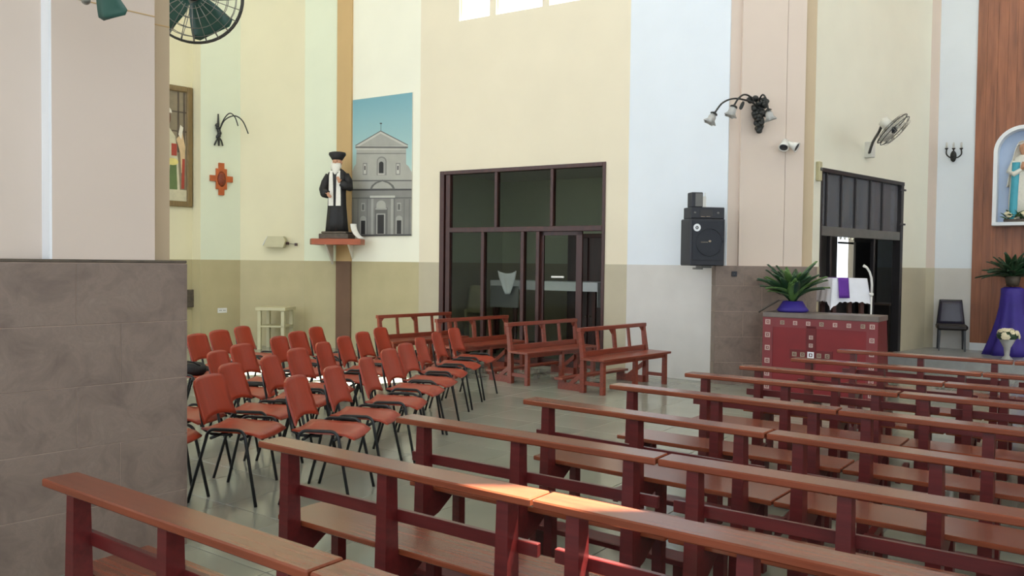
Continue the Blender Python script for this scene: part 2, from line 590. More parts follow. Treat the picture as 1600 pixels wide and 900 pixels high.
# ceiling: high over the alcove, lower over the nave; the unseen step between them is an opening added to light the far walls
LOWZ = 7.7
cm = MB()
cm.prism([(-11, 6.2), (16, 6.2), (17, 10), (16, 9.0), (8.15, 14.75), (7.6, 15.15), (7.35, 15.05), (4.3, 12.2), (3.0, 11.4), (1.75, 12.25), (-1.55, 14.28), (-2.9, 15.15), (-3.9, 15.58), (-5.2, 15.72), (-5.9, 15.4), (-10.6, 10.8), (-11, 10)], TOPZ, TOPZ + 0.15, 'z')
struct(cm.build('ceiling', M_ceil), 'white ceiling')
cm = MB()
hx0, hx1, hy0, hy1 = 2.48, 3.2, 4.36, 4.66      # unseen roof opening, added to let sun fall on a pew rail
cm.box((-11, -4.5, LOWZ), (hx0, 6.2, LOWZ + 0.15)).box((hx1, -4.5, LOWZ), (22, 6.2, LOWZ + 0.15)).box((hx0, -4.5, LOWZ), (hx1, hy0, LOWZ + 0.15)).box((hx0, hy1, LOWZ), (hx1, 6.2, LOWZ + 0.15))
struct(cm.build('ceiling_nave', M_ceil), 'lower white nave ceiling')
wallN = ((18.0, 13.4), (6.0, -3.2))
m = MB().box((0, 0, -0.1), (wlen(wallN), 0.15, 2.4)).box((0, 0, 7.2), (wlen(wallN), 0.15, TOPZ))  # unseen nave wall; its tall openings are added to light the doorway wall
for k in range(6):
    x_ = wlen(wallN) * k / 5
    m.box((max(0, x_ - 0.35), 0, 2.4), (min(wlen(wallN), x_ + 0.35), 0.15, 7.2))
struct(m.build('wall_right', M_ivory, None, (*wallN[0], 0), wdir(wallN)))

# ------------------------------------------------------------------ stone pillar on the left
LD = Vector((0.68, 0.74, 0)).normalized()
LN = Vector((-LD.y, LD.x, 0))                    # into the pillar
LROT = atan2(LD.y, LD.x)
LC = PZ(290, 850, 0)
pil = struct(link('pillar_left', None, None, (LC.x, LC.y, 0), LROT), 'pale plaster pillar with a brown stone tile base')
one('pillar_core', M_grout, pil, lambda m: m.box((-4.2, 0.0015, -0.1), (0.0, 0.85, 1.578)))
one('pillar_cap', M_plinth, pil, lambda m: m.box((-4.2, -0.004, 1.578), (0.006, 0.86, 1.594), 0, 0.003))
TH = 0.316
for r in range(5):
    z1 = 1.576 - r * TH
    z0 = max(-0.05, z1 - TH)
    off = [0.573, 0.355][r % 2]
    edges = [0.0] + [-(off + 0.6 * k) for k in range(7)]
    for k in range(len(edges) - 1):
        x1, x0 = edges[k], edges[k + 1]
        MB().box((x0 + 0.002, -0.002 - random.uniform(0, 0.002), z0 + 0.002), (x1 - 0.002, 0.012, z1 - 0.002), 0, 0.0015).build('stone_tile', M_stone, pil)
    MB().box((-0.002, 0.0, z0 + 0.002), (0.010, 0.425, z1 - 0.002), 0, 0.0015).build('stone_tile', M_stone, pil)
    MB().box((-0.002, 0.429, z0 + 0.002), (0.010, 0.85, z1 - 0.002), 0, 0.0015).build('stone_tile', M_stone, pil)
def LXpix(u, y=0.0):
    w = ((LC.x, LC.y), (LC.x + LD.x, LC.y + LD.y))
    p = PW(u, 395, w, -y)
    return wx(w, p)
xa, xb = LXpix(82, 0.03), LXpix(242, 0.03)
xc = LXpix(265, 0.17)
one('shaft_front', [M_pink, M_nwhite], pil, lambda m: (m.box((xa, 0.03, 1.594), (xb, 0.3, TOPZ), 0), m.box((xa - 0.012, 0.034, 1.594), (xa, 0.3, TOPZ), 1)))
one('shaft_core', M_tan2, pil, lambda m: m.box((xa + 0.01, 0.17, 1.594), (xc, 0.84, TOPZ)))
one('shaft_side', M_pink, pil, lambda m: m.box((-4.2, 0.14, 1.594), (xa + 0.01, 0.8, TOPZ)))

jz = PW(241, 26, ((LC.x + LN.x * 0.03, LC.y + LN.y * 0.03), (LC.x + LD.x + LN.x * 0.03, LC.y + LD.y + LN.y * 0.03))).z
for x0_, x1_, y_ in ((xa, xb, 0.03), (xb, xc, 0.17), (-4.2, xa - 0.012, 0.14)):
    one('plaster_joint', M_tan, pil, lambda m: m.box((x0_, y_ - 0.003, jz - 0.003), (x1_, y_, jz + 0.003)))

# ------------------------------------------------------------------ stone pillar on the right
PYF = 11.2
rp0, rp1 = PY(1118, 500, PYF).x, PY(1275, 500, PYF).x
pr = struct(link('pillar_right', None, None, (rp0, PYF, 0), 0), 'dusty pink pillar with a brown stone tile base')
WR = rp1 - rp0
one('pillar_core', M_grout, pr, lambda m: m.box((0.0, 0.0015, -0.1), (WR, 1.0, 1.6)))
TH2 = 0.345
for r in range(5):
    z1 = 1.675 - r * TH2
    z0 = max(-0.05, z1 - TH2)
    z1 = min(z1, 1.598)
    off = [0.37, 0.62][r % 2]
    edges = [0.0, off, off + 0.6, WR]
    for k in range(3):
        MB().box((edges[k] + 0.002, -random.uniform(0, 0.003), z0 + 0.002), (edges[k + 1] - 0.002, 0.012, z1 - 0.002), 0, 0.0015).build('stone_tile', M_stone, pr)
    MB().box((-0.012, 0.0, z0 + 0.002), (0.002, 0.3, z1 - 0.002), 0, 0.0015).build('stone_tile', M_stone, pr)
q0, q1, q2, q3, qm = [PY(u, 300, y).x - rp0 for u, y in ((1135, 11.32), (1156, 11.26), (1255, 11.26), (1271, 11.32), (1226, 11.26))]
one('shaft_front', M_pink, pr, lambda m: (m.box((q1, 0.06, 1.6), (qm - 0.003, 0.6, TOPZ)), m.box((qm + 0.003, 0.06, 1.6), (q2, 0.6, TOPZ)), m.box((qm - 0.01, 0.075, 1.6), (qm + 0.01, 0.5, TOPZ))))
one('shaft_core', [M_pink, M_tan2], pr, lambda m: (m.box((q0, 0.12, 1.6), (q1 + 0.1, 1.0, TOPZ), 0), m.box((q2 - 0.1, 0.12, 1.6), (q3, 1.0, TOPZ), 1)))

# ================================================================== PEWS
PL = 1.46
def make_pew():
    t = thing('pew', '', 'pew')
    one('top_rail', M_pewtop, t, lambda m: m.box((0, -0.065, 0.772), (PL, 0.065, 0.802), 0, 0.005))
    for x in (0.14, 0.73, 1.32):
        def post(m, x=x):
            m.taper((x, 0.0, 0.0), (0.07, 0.09), (x, 0.0, 0.772), (0.05, 0.06))
        one('post', M_pew, t, post)
        def brk(m, x=x):
            m.prism([(0.03, 0.425), (0.31, 0.425), (0.31, 0.385), (0.22, 0.375), (0.10, 0.30), (0.03, 0.28)], x - 0.02, x + 0.02, 'x')
        one('seat_bracket', M_pew, t, brk)
        def leg(m, x=x):
            m.taper((x, 0.285, 0.0), (0.05, 0.05), (x, 0.285, 0.385), (0.045, 0.05))
        one('front_leg', M_pew, t, leg)
    one('mid_rail', M_pew, t, lambda m: m.box((0.03, 0.03, 0.565), (PL - 0.03, 0.055, 0.615), 0, 0.003))
    one('seat', M_pewtop, t, lambda m: m.box((0.0, 0.045, 0.425), (PL, 0.345, 0.45), 0, 0.004))
    kn = one('kneeler', M_pew, t, lambda m: m.box((0.2, -0.36, 0.17), (1.26, -0.235, 0.2), 0, 0.004))
    for x in (0.3, 1.16):
        one('kneeler_foot', M_pew, kn, lambda m: m.box((x - 0.02, -0.35, 0.0), (x + 0.02, -0.245, 0.17)))
    for x in (0.14, 1.32):
        one('kneeler_arm', M_pew, kn, lambda m: m.prism([(-0.34, 0.12), (-0.04, 0.16), (-0.04, 0.21), (-0.30, 0.17)], x + (0.06 if x < 0.5 else -0.095), x + (0.095 if x < 0.5 else -0.06), 'x'))
    return t

pew_rows = [  # left end of the top rail in the photograph, and where its first section ends
    ((100, 743), (500, 882)), ((422, 686), (843, 774)), ((632, 650), (1032, 712)), ((832, 621), (1198, 676)),
    ((960, 599), (1312, 640)), ((1078, 582), (1402, 613)), ((1174, 572), (1456, 596)), ((1258, 560), (1512, 581)), ((1326, 547), (1564, 563))]
p0 = make_pew()
first = True
for r, (a, b) in enumerate(pew_rows):
    A, B = PZ(*a, 0.8), PZ(*b, 0.8)
    d = (B - A).normalized()
    d = (d * 0.5 + PD * 0.5).normalized()
    mid = (A + B) / 2
    st = mid - d * (PL / 2)
    rz = atan2(d.y, d.x)
    for s in range(2):
        o = p0 if first else copy_tree(p0)
        first = False
        q = st + d * (s * (PL + 0.012))
        if s:
            rz += radians(random.uniform(-0.8, 0.8))
        o.location = (q.x, q.y, 0)
        o.rotation_euler = (0, 0, rz)
        row = ['row nearest the camera', 'second row from the camera', 'third row from the camera', 'fourth row from the camera',
               'middle, fifth row from the camera', 'sixth row from the camera', 'seventh row from the camera', 'eighth row from the camera',
               'farthest row, in front of the altar platform'][r]
        o['label'] = 'red brown wooden pew, %s section of the %s' % (['left', 'right'][s], row)
        o['group'] = 'wooden pews in rows'

# ================================================================== CHAIRS
def make_chair():
    t = thing('chair', '', 'chair')
    def seat(s, q):
        y = -0.2 + 0.43 * q
        z = 0.452 + 0.012 * s * s + 0.014 * (1 - q) ** 2
        if q > 0.75:
            z -= 0.035 * ((q - 0.75) / 0.25) ** 2
        hw = 0.205 * (1 - 0.10 * max(0, (q - 0.7) / 0.3) ** 2 - 0.12 * max(0, (0.3 - q) / 0.3) ** 2)
        return (s * hw, y, z)
    one('seat', M_ply, t, lambda m: m.slab(seat, 8, 8, 0.012))
    def back(s, q):
        hw = 0.212 * (1 - 0.05 * q) * (1 - 0.10 * max(0, (q - 0.85) / 0.15) ** 3)
        z0 = 0.51 + 0.035 * (1 - s * s)
        z1 = 0.81 - 0.018 * abs(s) ** 3
        z = z0 + (z1 - z0) * q
        y = -0.205 - 0.075 * q + 0.03 * s * s + 0.015 * (1 - q) ** 2
        return (s * hw, y, z)
    bk = one('backrest', M_ply, t, lambda m: m.slab(back, 10, 10, 0.012))
    rm = MB().ball((0, 0, 0), 0.006, 0, 6, (1, 0.5, 1)).mesh('rivet', M_wire)
    for sx in (-1, 1):
        for z in (0.57, 0.67):
            link('rivet', rm, bk, (sx * 0.1, -0.222 - (z - 0.57) * 0.2, z))
    for sx in (-1, 1):
        pts = [(0, -0.25, 0.0), (0, -0.135, 0.42)]
        for k in range(6):
            an = pi * 0.93 - (pi * 0.43) * k / 5
            pts.append((0, -0.075 + 0.058 * cos(an), 0.43 + 0.058 * sin(an)))
        for k in range(6):
            an = pi * 0.5 - (pi * 0.43) * k / 5
            pts.append((0, 0.085 + 0.058 * cos(an), 0.43 + 0.058 * sin(an)))
        pts += [(0, 0.145, 0.42), (0, 0.23, 0.0)]
        one('side_frame', M_black, t, lambda m: m.tube([(sx * (0.235 + 0.03 * (1 - p[2] / 0.48)), p[1], p[2]) for p in pts], 0.011, 8))
        one('back_support', M_black, t, lambda m: m.tube([(sx * 0.105, -0.02, 0.428), (sx * 0.105, -0.17, 0.428), (sx * 0.105, -0.225, 0.455), (sx * 0.105, -0.245, 0.55), (sx * 0.105, -0.268, 0.69)], 0.010, 6))
    for y in (-0.1, 0.11):
        one('crossbar', M_black, t, lambda m: m.tube([(-0.238, y, 0.43), (0.238, y, 0.43)], 0.010, 6))
    return t

chair_cols = [  # tops of the backrests in the photograph, nearest first
    [(460, 590), (518, 575), (570, 561), (606, 547), (632, 538), (655, 529), (681, 521), (708, 513.8)],
    [(325, 588), (358, 570), (420, 558), (463, 546), (503, 536.5), (536, 527), (565, 520), (593, 513)],
    [(185, 596), (240, 573), (338, 550), (376, 539), (434, 527), (463, 519), (492, 512)],
    [(262, 531), (306, 523), (341, 517), (377, 511)]]
colname = ['line of chairs nearest the pews', 'second line of chairs from the pews', 'third line of chairs from the pews', 'line of chairs farthest from the pews']
ch0 = make_chair()
first = True
chairs = {}
for ci, col in enumerate(chair_cols):
    for k, px in enumerate(col):
        o = ch0 if first else copy_tree(ch0)
        first = False
        p = PZ(*px, 0.8)
        an = radians(-7 + random.uniform(-4, 4)) - radians(6) * k / 7
        f = Vector((cos(an), sin(an), 0))
        q = p + f * 0.255
        o.location = (q.x, q.y, 0)
        o.rotation_euler = (0, 0, an - pi / 2)
        pos = 'nearest' if k == 0 else ('farthest' if k == len(col) - 1 else ORD[k])
        o['label'] = 'orange plywood chair, %s in the %s' % (pos, colname[ci])
        o['group'] = 'orange plywood chairs'
        chairs[(ci, k)] = (q, an)

# things left on the chairs
q, an = chairs[(3, 0)]
bag = thing('bag', 'black nylon bag lying on a chair seat beside the stone pillar', 'bag', (q.x, q.y, 0.468), an)
one('body', M_bag, bag, lambda m: m.loft([[(0.15 * sx * cos(2 * pi * i / 12) * 0.9, 0.1 * sx * sin(2 * pi * i / 12), z) for i in range(12)] for sx, z in ((0.9, 0), (1.1, 0.03), (1.1, 0.07), (0.8, 0.11), (0.3, 0.12))]))
one('strap', M_bag, bag, lambda m: m.tube([(-0.1, -0.05, 0.1), (-0.05, -0.1, 0.14), (0.06, -0.1, 0.13), (0.11, -0.04, 0.09)], 0.008, 6))
q, an = chairs[(3, 2)]
cup = thing('cup', 'dark green cup with a white base on a chair seat', 'cup', (q.x - 0.03, q.y - 0.05, 0.468), 0)
one('body', M_cup, cup, lambda m: m.lathe([(0.036, 0.03), (0.042, 0.12), (0.038, 0.12), (0.033, 0.04)], n=14))
one('base', M_pw, cup, lambda m: m.lathe([(0.03, 0), (0.036, 0.005), (0.036, 0.03), (0.02, 0.032)], n=14))

# ================================================================== LOOSE BENCHES
BL = 1.46
def make_bench():
    t = thing('bench', '', 'bench')
    one('top_rail', M_bench, t, lambda m: m.box((-0.01, -0.085, 0.755), (BL + 0.01, -0.02, 0.805), 0, 0.005))
    one('lower_back_rail', M_bench, t, lambda m: m.box((0.02, -0.035, 0.44), (BL - 0.02, 0.0, 0.51), 0, 0.003))
    for x in (0.03, BL - 0.03):
        one('rear_post', M_bench, t, lambda m: (m.taper((x, 0.0, 0.0), (0.055, 0.07), (x, -0.005, 0.44), (0.055, 0.06)), m.taper((x, -0.005, 0.44), (0.055, 0.06), (x, -0.05, 0.77), (0.05, 0.045))))
    for i, x in enumerate((BL * 0.27, BL * 0.5, BL * 0.75)):
        w = 0.06 if i == 1 else 0.035
        one('spindle', M_bench, t, lambda m: m.taper((x, -0.018, 0.5), (w, 0.03), (x, -0.05, 0.76), (w, 0.03)))
    for x, s in ((BL * 0.5 + 0.03, 1), (0.055, 1), (BL - 0.055, -1)):
        one('corner_bracket', M_bench, t, lambda m: m.prism([(x, 0.755), (x + s * 0.06, 0.755), (x, 0.69)][::s], -0.06, -0.04, 'y'))
    one('seat', M_bench, t, lambda m: m.box((-0.04, 0.0, 0.41), (BL + 0.04, 0.36, 0.44), 0, 0.005))
    one('seat_apron', M_bench, t, lambda m: m.box((0.03, 0.29, 0.36), (BL - 0.03, 0.31, 0.41)))
    for x in (0.03, BL * 0.5, BL - 0.03):
        one('front_leg', M_bench, t, lambda m: m.taper((x, 0.3, 0.0), (0.055, 0.055), (x, 0.3, 0.41), (0.05, 0.05)))
    for x in (0.03, BL - 0.03):
        one('side_stretcher', M_bench, t, lambda m: m.box((x - 0.015, 0.02, 0.1), (x + 0.015, 0.29, 0.145)))
    kn = one('kneeler', M_bench, t, lambda m: m.box((0.0, -0.44, 0.12), (BL, -0.30, 0.15), 0, 0.004))
    for x in (0.08, BL - 0.08):
        one('kneeler_arm', M_bench, kn, lambda m: m.box((x - 0.02, -0.43, 0.0), (x + 0.02, 0.0, 0.09)))
        one('kneeler_foot', M_bench, kn, lambda m: m.box((x - 0.02, -0.42, 0.09), (x + 0.02, -0.32, 0.12)))
        one('kneeler_strut', M_bench, kn, lambda m: m.prism([(-0.28, 0.075), (-0.2, 0.075), (0.0, 0.22), (0.0, 0.29)], x - 0.015, x + 0.015, 'x'))
    return t

b0 = make_bench()
BD = [((905, 513), (1003, 505), 'open backed wooden bench nearest the white wall, darkest and rightmost of four'),
      ((792, 505), (890, 499), 'open backed wooden bench beside the rightmost one, in front of the open glass door'),
      ((682, 499), (788, 493), 'open backed wooden bench second from left, against the glass partition'),
      ((590, 493), (700, 488), 'sunlit open backed wooden bench below the poster, leftmost of the four')]
for i, (a, b, lab) in enumerate(BD):
    A, B = PZ(*a, 0.8), PZ(*b, 0.8)
    d = ((B - A).normalized() * 0.4 + Vector((0.67, 0.74, 0)) * 0.6).normalized()
    mid = A + d * (BL / 2)
    o = b0 if i == 0 else copy_tree(b0)
    far = mid + d * (BL / 2)
    o.rotation_euler = (0, 0, atan2(-d.y, -d.x))
    o.location = (far.x + 0.05 * d.y, far.y - 0.05 * d.x, 0)
    o['label'] = lab
    o['group'] = 'open backed benches by the partition'

# ================================================================== GLASS PARTITION AND THE ROOM BEHIND IT
part = thing('glass_partition', 'dark wooden glass partition with transom panes and an open door', 'partition', (*wallA[0], 0), wdir(wallA))
def ax(u):
    return wx(wallA, PW(u, 400, wallA))
LINT = PW(816, 356, wallA).z
def bar(name, x0, x1, z0, z1, y0=-0.01, y1=0.09, m=None, parent=None):
    return one(name, m or M_pdark, parent or part, lambda b: b.box((x0, y0, z0), (x1, y1, z1), 0, 0.004))
bar('jamb', ax0, ax0 + 0.09, 0, PTOP, -0.02, 0.12)
bar('jamb', ax0 + 0.115, ax0 + 0.2, 0, PTOP - 0.06, 0.0, 0.09)
bar('jamb', ax1 - 0.05, ax1, 0, PTOP, -0.02, 0.12)
bar('head_rail', ax0 + 0.09, ax1 - 0.05, PTOP - 0.06, PTOP, -0.02, 0.12)
bar('transom_rail', ax0 + 0.2, ax1 - 0.05, LINT - 0.06, LINT + 0.02, -0.02, 0.1)
xl, xr = ax0 + 0.2, ax1 - 0.05
tm_ = [ax(774), ax(861)]
ed = [xl] + tm_ + [xr]
for x in tm_:
    bar('transom_mullion', x - 0.025, x + 0.025, LINT + 0.02, PTOP - 0.06)
for i in range(3):
    one('pane', M_glass, part, lambda m: m.box((ed[i] + 0.02, 0.03, LINT + 0.02), (ed[i + 1] - 0.02, 0.036, PTOP - 0.06)))
lm = [ax(754), ax(816), ax(840)]
for x in lm:
    bar('mullion', x - 0.03, x + 0.03, 0, LINT - 0.06)
ed = [xl] + lm
for i in range(3):
    one('pane', M_glass, part, lambda m: m.box((ed[i] + 0.02, 0.03, 0.05), (ed[i + 1] - 0.02, 0.036, LINT - 0.06)))
bar('sill_rail', xl, lm[2], 0, 0.1)
# sliding door leaf, then the open gap at the right
dx0, dx1 = lm[2] + 0.03, ax(907)
leaf = one('door_leaf', M_pdark, part, lambda m: (m.box((dx0, 0.05, 0), (dx0 + 0.05, 0.085, LINT - 0.06)), m.box((dx1 - 0.10, 0.05, 0), (dx1, 0.085, LINT - 0.06)),
                                                 m.box((dx0, 0.05, LINT - 0.12), (dx1, 0.085, LINT - 0.06)), m.box((dx0, 0.05, 0), (dx1, 0.085, 0.12))))
one('pane', M_glass, leaf, lambda m: m.box((dx0 + 0.05, 0.064, 0.12), (dx1 - 0.1, 0.07, LINT - 0.12)))
hx = ax(870)
one('handle', M_pw, leaf, lambda m: m.box((hx - 0.11, 0.02, 1.38), (hx + 0.11, 0.05, 1.41), 0, 0.005), 'white horizontal pull handle')
# room behind: floor is the same slab; walls and ceiling
def behind(x, y, z=0.0):
    a = wdir(wallA)
    return Vector((wallA[0][0] + x * cos(a) - y * sin(a), wallA[0][1] + x * sin(a) + y * cos(a), z))
rot = wdir(wallA)
rb = MB()
LA = wlen(wallA)
bx0, bx1, bd = -0.6, LA + 1.2, 3.6
rb.box((bx0, bd, -0.1), (bx1, bd + 0.12, WAIN), 1).box((bx0, bd, WAIN), (bx1, bd + 0.12, 3.4), 0)
rb.box((bx0 - 0.12, 0.12, -0.1), (bx0, bd, WAIN), 1).box((bx0 - 0.12, 0.12, WAIN), (bx0, bd, 3.4), 0)
rb.box((bx1, 0.12, -0.1), (bx1 + 0.12, bd, 3.4), 2)
struct(rb.build('wall_back_room', [M_mint, M_olive2, M_dwood], None, (*wallA[0], 0), rot))
struct(MB().box((bx0 - 0.12, 0.1, 3.3), (bx1 + 0.12, bd + 0.12, 3.45)).build('ceiling_back_room', M_ceil, None, (*wallA[0], 0), rot))

def axb(u, y):
    p, q = behind(0, y), behind(1, y)
    return wx(wallA, PW(u, 430, ((p.x, p.y), (q.x, q.y))))
# long table in the back room under a white cloth
tx0, tx1 = axb(768, 1.5), axb(932, 1.5)
t = thing('table', 'long table under a white cloth behind the glass partition', 'table', behind((tx0 + tx1) / 2, 1.9), rot)
hw = (tx1 - tx0) / 2
TBZ = 1.28
one('table_top', M_dwood, t, lambda m: m.box((-hw, -0.38, TBZ - 0.03), (hw, 0.38, TBZ)))
for sx in (-1, 1):
    for sy in (-1, 1):
        one('leg', M_dwood, t, lambda m: m.taper((sx * (hw - 0.08), sy * 0.3, 0), (0.05, 0.05), (sx * (hw - 0.08), sy * 0.3, TBZ - 0.03), (0.06, 0.06)))
cl = MB().box((-hw - 0.02, -0.4, TBZ + 0.002), (hw + 0.02, 0.4, TBZ + 0.007)).box((-hw - 0.02, -0.405, TBZ - 0.15), (hw + 0.02, -0.4, TBZ + 0.007)).box((hw + 0.02, -0.4, TBZ - 0.42), (hw + 0.025, 0.4, TBZ + 0.007))
tag(cl.build('tablecloth', M_cloth, None, t.location, rot), 'white cloth covering the long table in the back room', 'tablecloth')
c0 = behind(axb(789, 1.1), 1.1)
st = thing('lectern_stand', 'grey board on a stand behind the glass partition', 'stand', c0, rot)
one('board', M_gframe, st, lambda m: m.box((-0.29, -0.02, 0.82), (0.29, 0.0, 1.2), 0, 0.005))
for sx in (-1, 1):
    one('leg', M_dwood, st, lambda m: m.box((sx * 0.22 - 0.02, 0.0, 0), (sx * 0.22 + 0.02, 0.04, 1.18)))
tw = MB().slab(lambda s, q: (0.19 * s * (1 - 0.75 * q ** 1.5) + 0.02 * q, -0.05 - 0.012 * cos(7 * s) - 0.01 * q, 1.42 - 0.36 * q + 0.05 * s * s * (1 - q)), 10, 8, 0.006)
tag(tw.build('towel', M_cloth, None, behind(axb(795, 1.07), 1.07), rot), 'white folded cloth hanging over the grey board', 'cloth')
def wood_chair(name, lab, loc, rz, m):
    t = thing(name, lab, 'chair', loc, rz)
    one('seat', m, t, lambda b: b.box((-0.2, -0.2, 0.43), (0.2, 0.2, 0.46), 0, 0.006))
    one('backrest', m, t, lambda b: b.slab(lambda s, q: (0.19 * s * (1 - 0.1 * q), 0.19 + 0.05 * q + 0.02 * s * s, 0.55 + 0.42 * q - 0.05 * s ** 4 * q), 6, 4, 0.02))
    for sx in (-1, 1):
        one('leg', m, t, lambda b: b.taper((sx * 0.18, -0.17, 0), (0.035, 0.035), (sx * 0.17, -0.16, 0.43), (0.04, 0.04)))
        one('leg', m, t, lambda b: b.taper((sx * 0.18, 0.19, 0), (0.035, 0.035), (sx * 0.17, 0.18, 0.6), (0.04, 0.04)))
    return t
wood_chair('wooden_chair', 'pale wooden chair at the left behind the glass partition', behind(axb(732, 1.3), 1.3), rot, M_ptable).scale = (1.1, 1.1, 1.22)
cb = thing('cabinet', 'dark wooden cabinet beyond the open partition door', 'cabinet', behind(axb(930, 2.6), 2.6), rot)
one('body', M_dwood, cb, lambda m: m.box((-0.45, -0.25, 0), (0.45, 0.25, 2.15), 0, 0.01))
for sx in (-1, 1):
    d = one('door', M_pdark, cb, lambda m: m.box((sx * 0.225 - 0.205, -0.275, 0.08), (sx * 0.225 + 0.205, -0.25, 2.08), 0, 0.006))
    one('knob', M_gold, d, lambda m: m.ball((sx * 0.04, -0.29, 0.65), 0.015, n=8))

# ================================================================== DOORWAY ON THE RIGHT AND THE ROOM BEHIND IT
dw = thing('doorway_screen', 'black and grey metal doorway screen with tall transom panes', 'screen', (*wallO[0], 0), wdir(wallO))
def oxu(u):
    return wx(wallO, PW(u, 330, wallO))
def obar(name, x0, x1, z0, z1, y0=0.0, y1=0.1, m=None, parent=None):
    return one(name, m or M_bframe, parent or dw, lambda b: b.box((x0, y0, z0), (x1, y1, z1), 0, 0.003))
obar('head_rail', ox0, ox1, OTOP - 0.06, OTOP, -0.01, 0.12)
obar('jamb', ox0, ox0 + 0.05, 0, OTOP - 0.06, -0.01, 0.12)
obar('jamb', ox1 - 0.12, ox1 - 0.02, 0, OTOP - 0.06, -0.01, 0.12)
obar('transom_rail', ox0 + 0.05, ox1 - 0.12, 2.06, 2.2, 0.0, 0.1, M_gframe)
ue = [1294, 1317, 1339, 1362, 1381]
xs_ = [ox0 + 0.05] + [oxu(u) for u in ue] + [ox1 - 0.12]
for x in xs_[1:-1]:
    obar('mullion', x - 0.018, x + 0.018, 2.2, OTOP - 0.06, 0.02, 0.08)
for i in range(len(xs_) - 1):
    one('pane', M_glass2, dw, lambda m: m.box((xs_[i] + 0.012, 0.047, 2.2), (xs_[i + 1] - 0.012, 0.053, OTOP - 0.06)))
x = oxu(1302)
obar('door_post', x - 0.03, x + 0.03, 0, 2.06, 0.02, 0.08)
x = oxu(1370)
obar('door_post', x - 0.03, x + 0.03, 0, 2.06, 0.02, 0.08)
for z in (2.32, OTOP - 0.15):
    one('hinge', M_bframe, dw, lambda m: m.box((ox1 - 0.2, -0.03, z), (ox1 + 0.02, -0.005, z + 0.03)))
# room behind the doorway
def bo(x, y, z=0.0):
    a = wdir(wallO)
    return Vector((wallO[0][0] + x * cos(a) - y * sin(a), wallO[0][1] + x * sin(a) + y * cos(a), z))
ro = wdir(wallO)
LO = wlen(wallO)
RD, RX0, RX1 = 1.8, -0.2, 9.0
backO = (tuple(bo(RX0, RD)[:2]), tuple(bo(RX1, RD)[:2]))
h0, h1, h2, h3 = [wx(backO, PW(u, 400, backO)) for u in (1308, 1334, 1356, 1371)]
xsb = wlen(backO)
rb = MB()
rb.box((h0, 0, -0.1), (h1, 0.12, 1.25), 0)
rb.box((0, 0, -0.1), (h0, 0.12, 3.4), 0).box((h1, 0, -0.1), (h3, 0.12, 2.2), 0).box((h0, 0, 2.4), (h2, 0.12, 3.4), 0).box((h1, 0, 2.2), (h2, 0.12, 2.4), 0)
rb.box((h3, 0, -0.1), (xsb, 0.12, WAIN), 1).box((h3, 0, WAIN), (xsb, 0.12, 2.2), 2).box((h2, 0, 2.2), (xsb, 0.12, 3.4), 2)
struct(rb.build('wall_side_room', [M_slate, M_wgrey, M_white], None, (*backO[0], 0), ro))
rb = MB()
rb.box((LO + 0.1, 0.2, -0.1), (RX1, 0.3, 3.4))
rb.box((RX0 - 0.12, 0.12, -0.1), (RX0, RD + 0.12, 3.4)).box((RX1, 0.2, -0.1), (RX1 + 0.12, RD + 0.12, 3.4))
struct(rb.build('wall_side_room_end', M_white, None, (*wallO[0], 0), ro))
struct(MB().box((RX0 - 0.12, 0.1, 3.3), (RX1 + 0.12, RD + 0.12, 3.45)).build('ceiling_side_room', M_dark, None, (*wallO[0], 0), ro))
# back doorway: iron tracery over it and an open dark leaf
tr = thing('iron_grille', 'scrolled white iron tracery over the bright back door', 'grille', (*backO[0], 0), ro)
one('rail', M_bframe, tr, lambda m: m.box((h0, -0.03, 2.06), (h1 + 0.3, -0.005, 2.1)))
for i in range(4):
    cx = h0 + (h1 - h0) * (i + 0.5) / 4
    one('scroll', M_pw, tr, lambda m: m.tube([(cx + 0.05 * cos(a_ * 0.8) * (1 - a_ / 14), -0.02, 2.19 + 0.07 * sin(a_ * 0.8) * (1 - a_ / 14)) for a_ in range(11)], 0.012, 6))
dl = thing('door_leaf', 'dark wooden door leaf standing open in the side room', 'door', (*bo(0, 0)[:2], 0), ro)
g0, g1 = wx(wallO, PW(1337, 400, (tuple(bo(0, RD - 0.2)[:2]), tuple(bo(1, RD - 0.2)[:2])))), wx(wallO, PW(1369, 400, (tuple(bo(0, RD - 0.2)[:2]), tuple(bo(1, RD - 0.2)[:2]))))
one('panel', M_bframe, dl, lambda m: m.box((g0, RD - 0.2, 0.0), (g1, RD - 0.15, 2.1), 0, 0.005))
one('knob', M_gold, dl, lambda m: m.ball((g0 + 0.06, RD - 0.22, 1.0), 0.025, n=8))
bxp = bo(wx(wallO, PW(1385, 470, (tuple(bo(0, 0.8)[:2]), tuple(bo(1, 0.8)[:2])))), 0.8)
sbx = thing('side_cabinet', 'low dark cabinet behind the doorway screen', 'cabinet', bxp, ro)
one('body', M_bframe, sbx, lambda m: m.box((-0.35, -0.2, 0), (0.35, 0.2, 0.9), 0, 0.01))
one('top', M_top, sbx, lambda m: m.box((-0.37, -0.22, 0.9), (0.37, 0.22, 0.93), 0, 0.004))

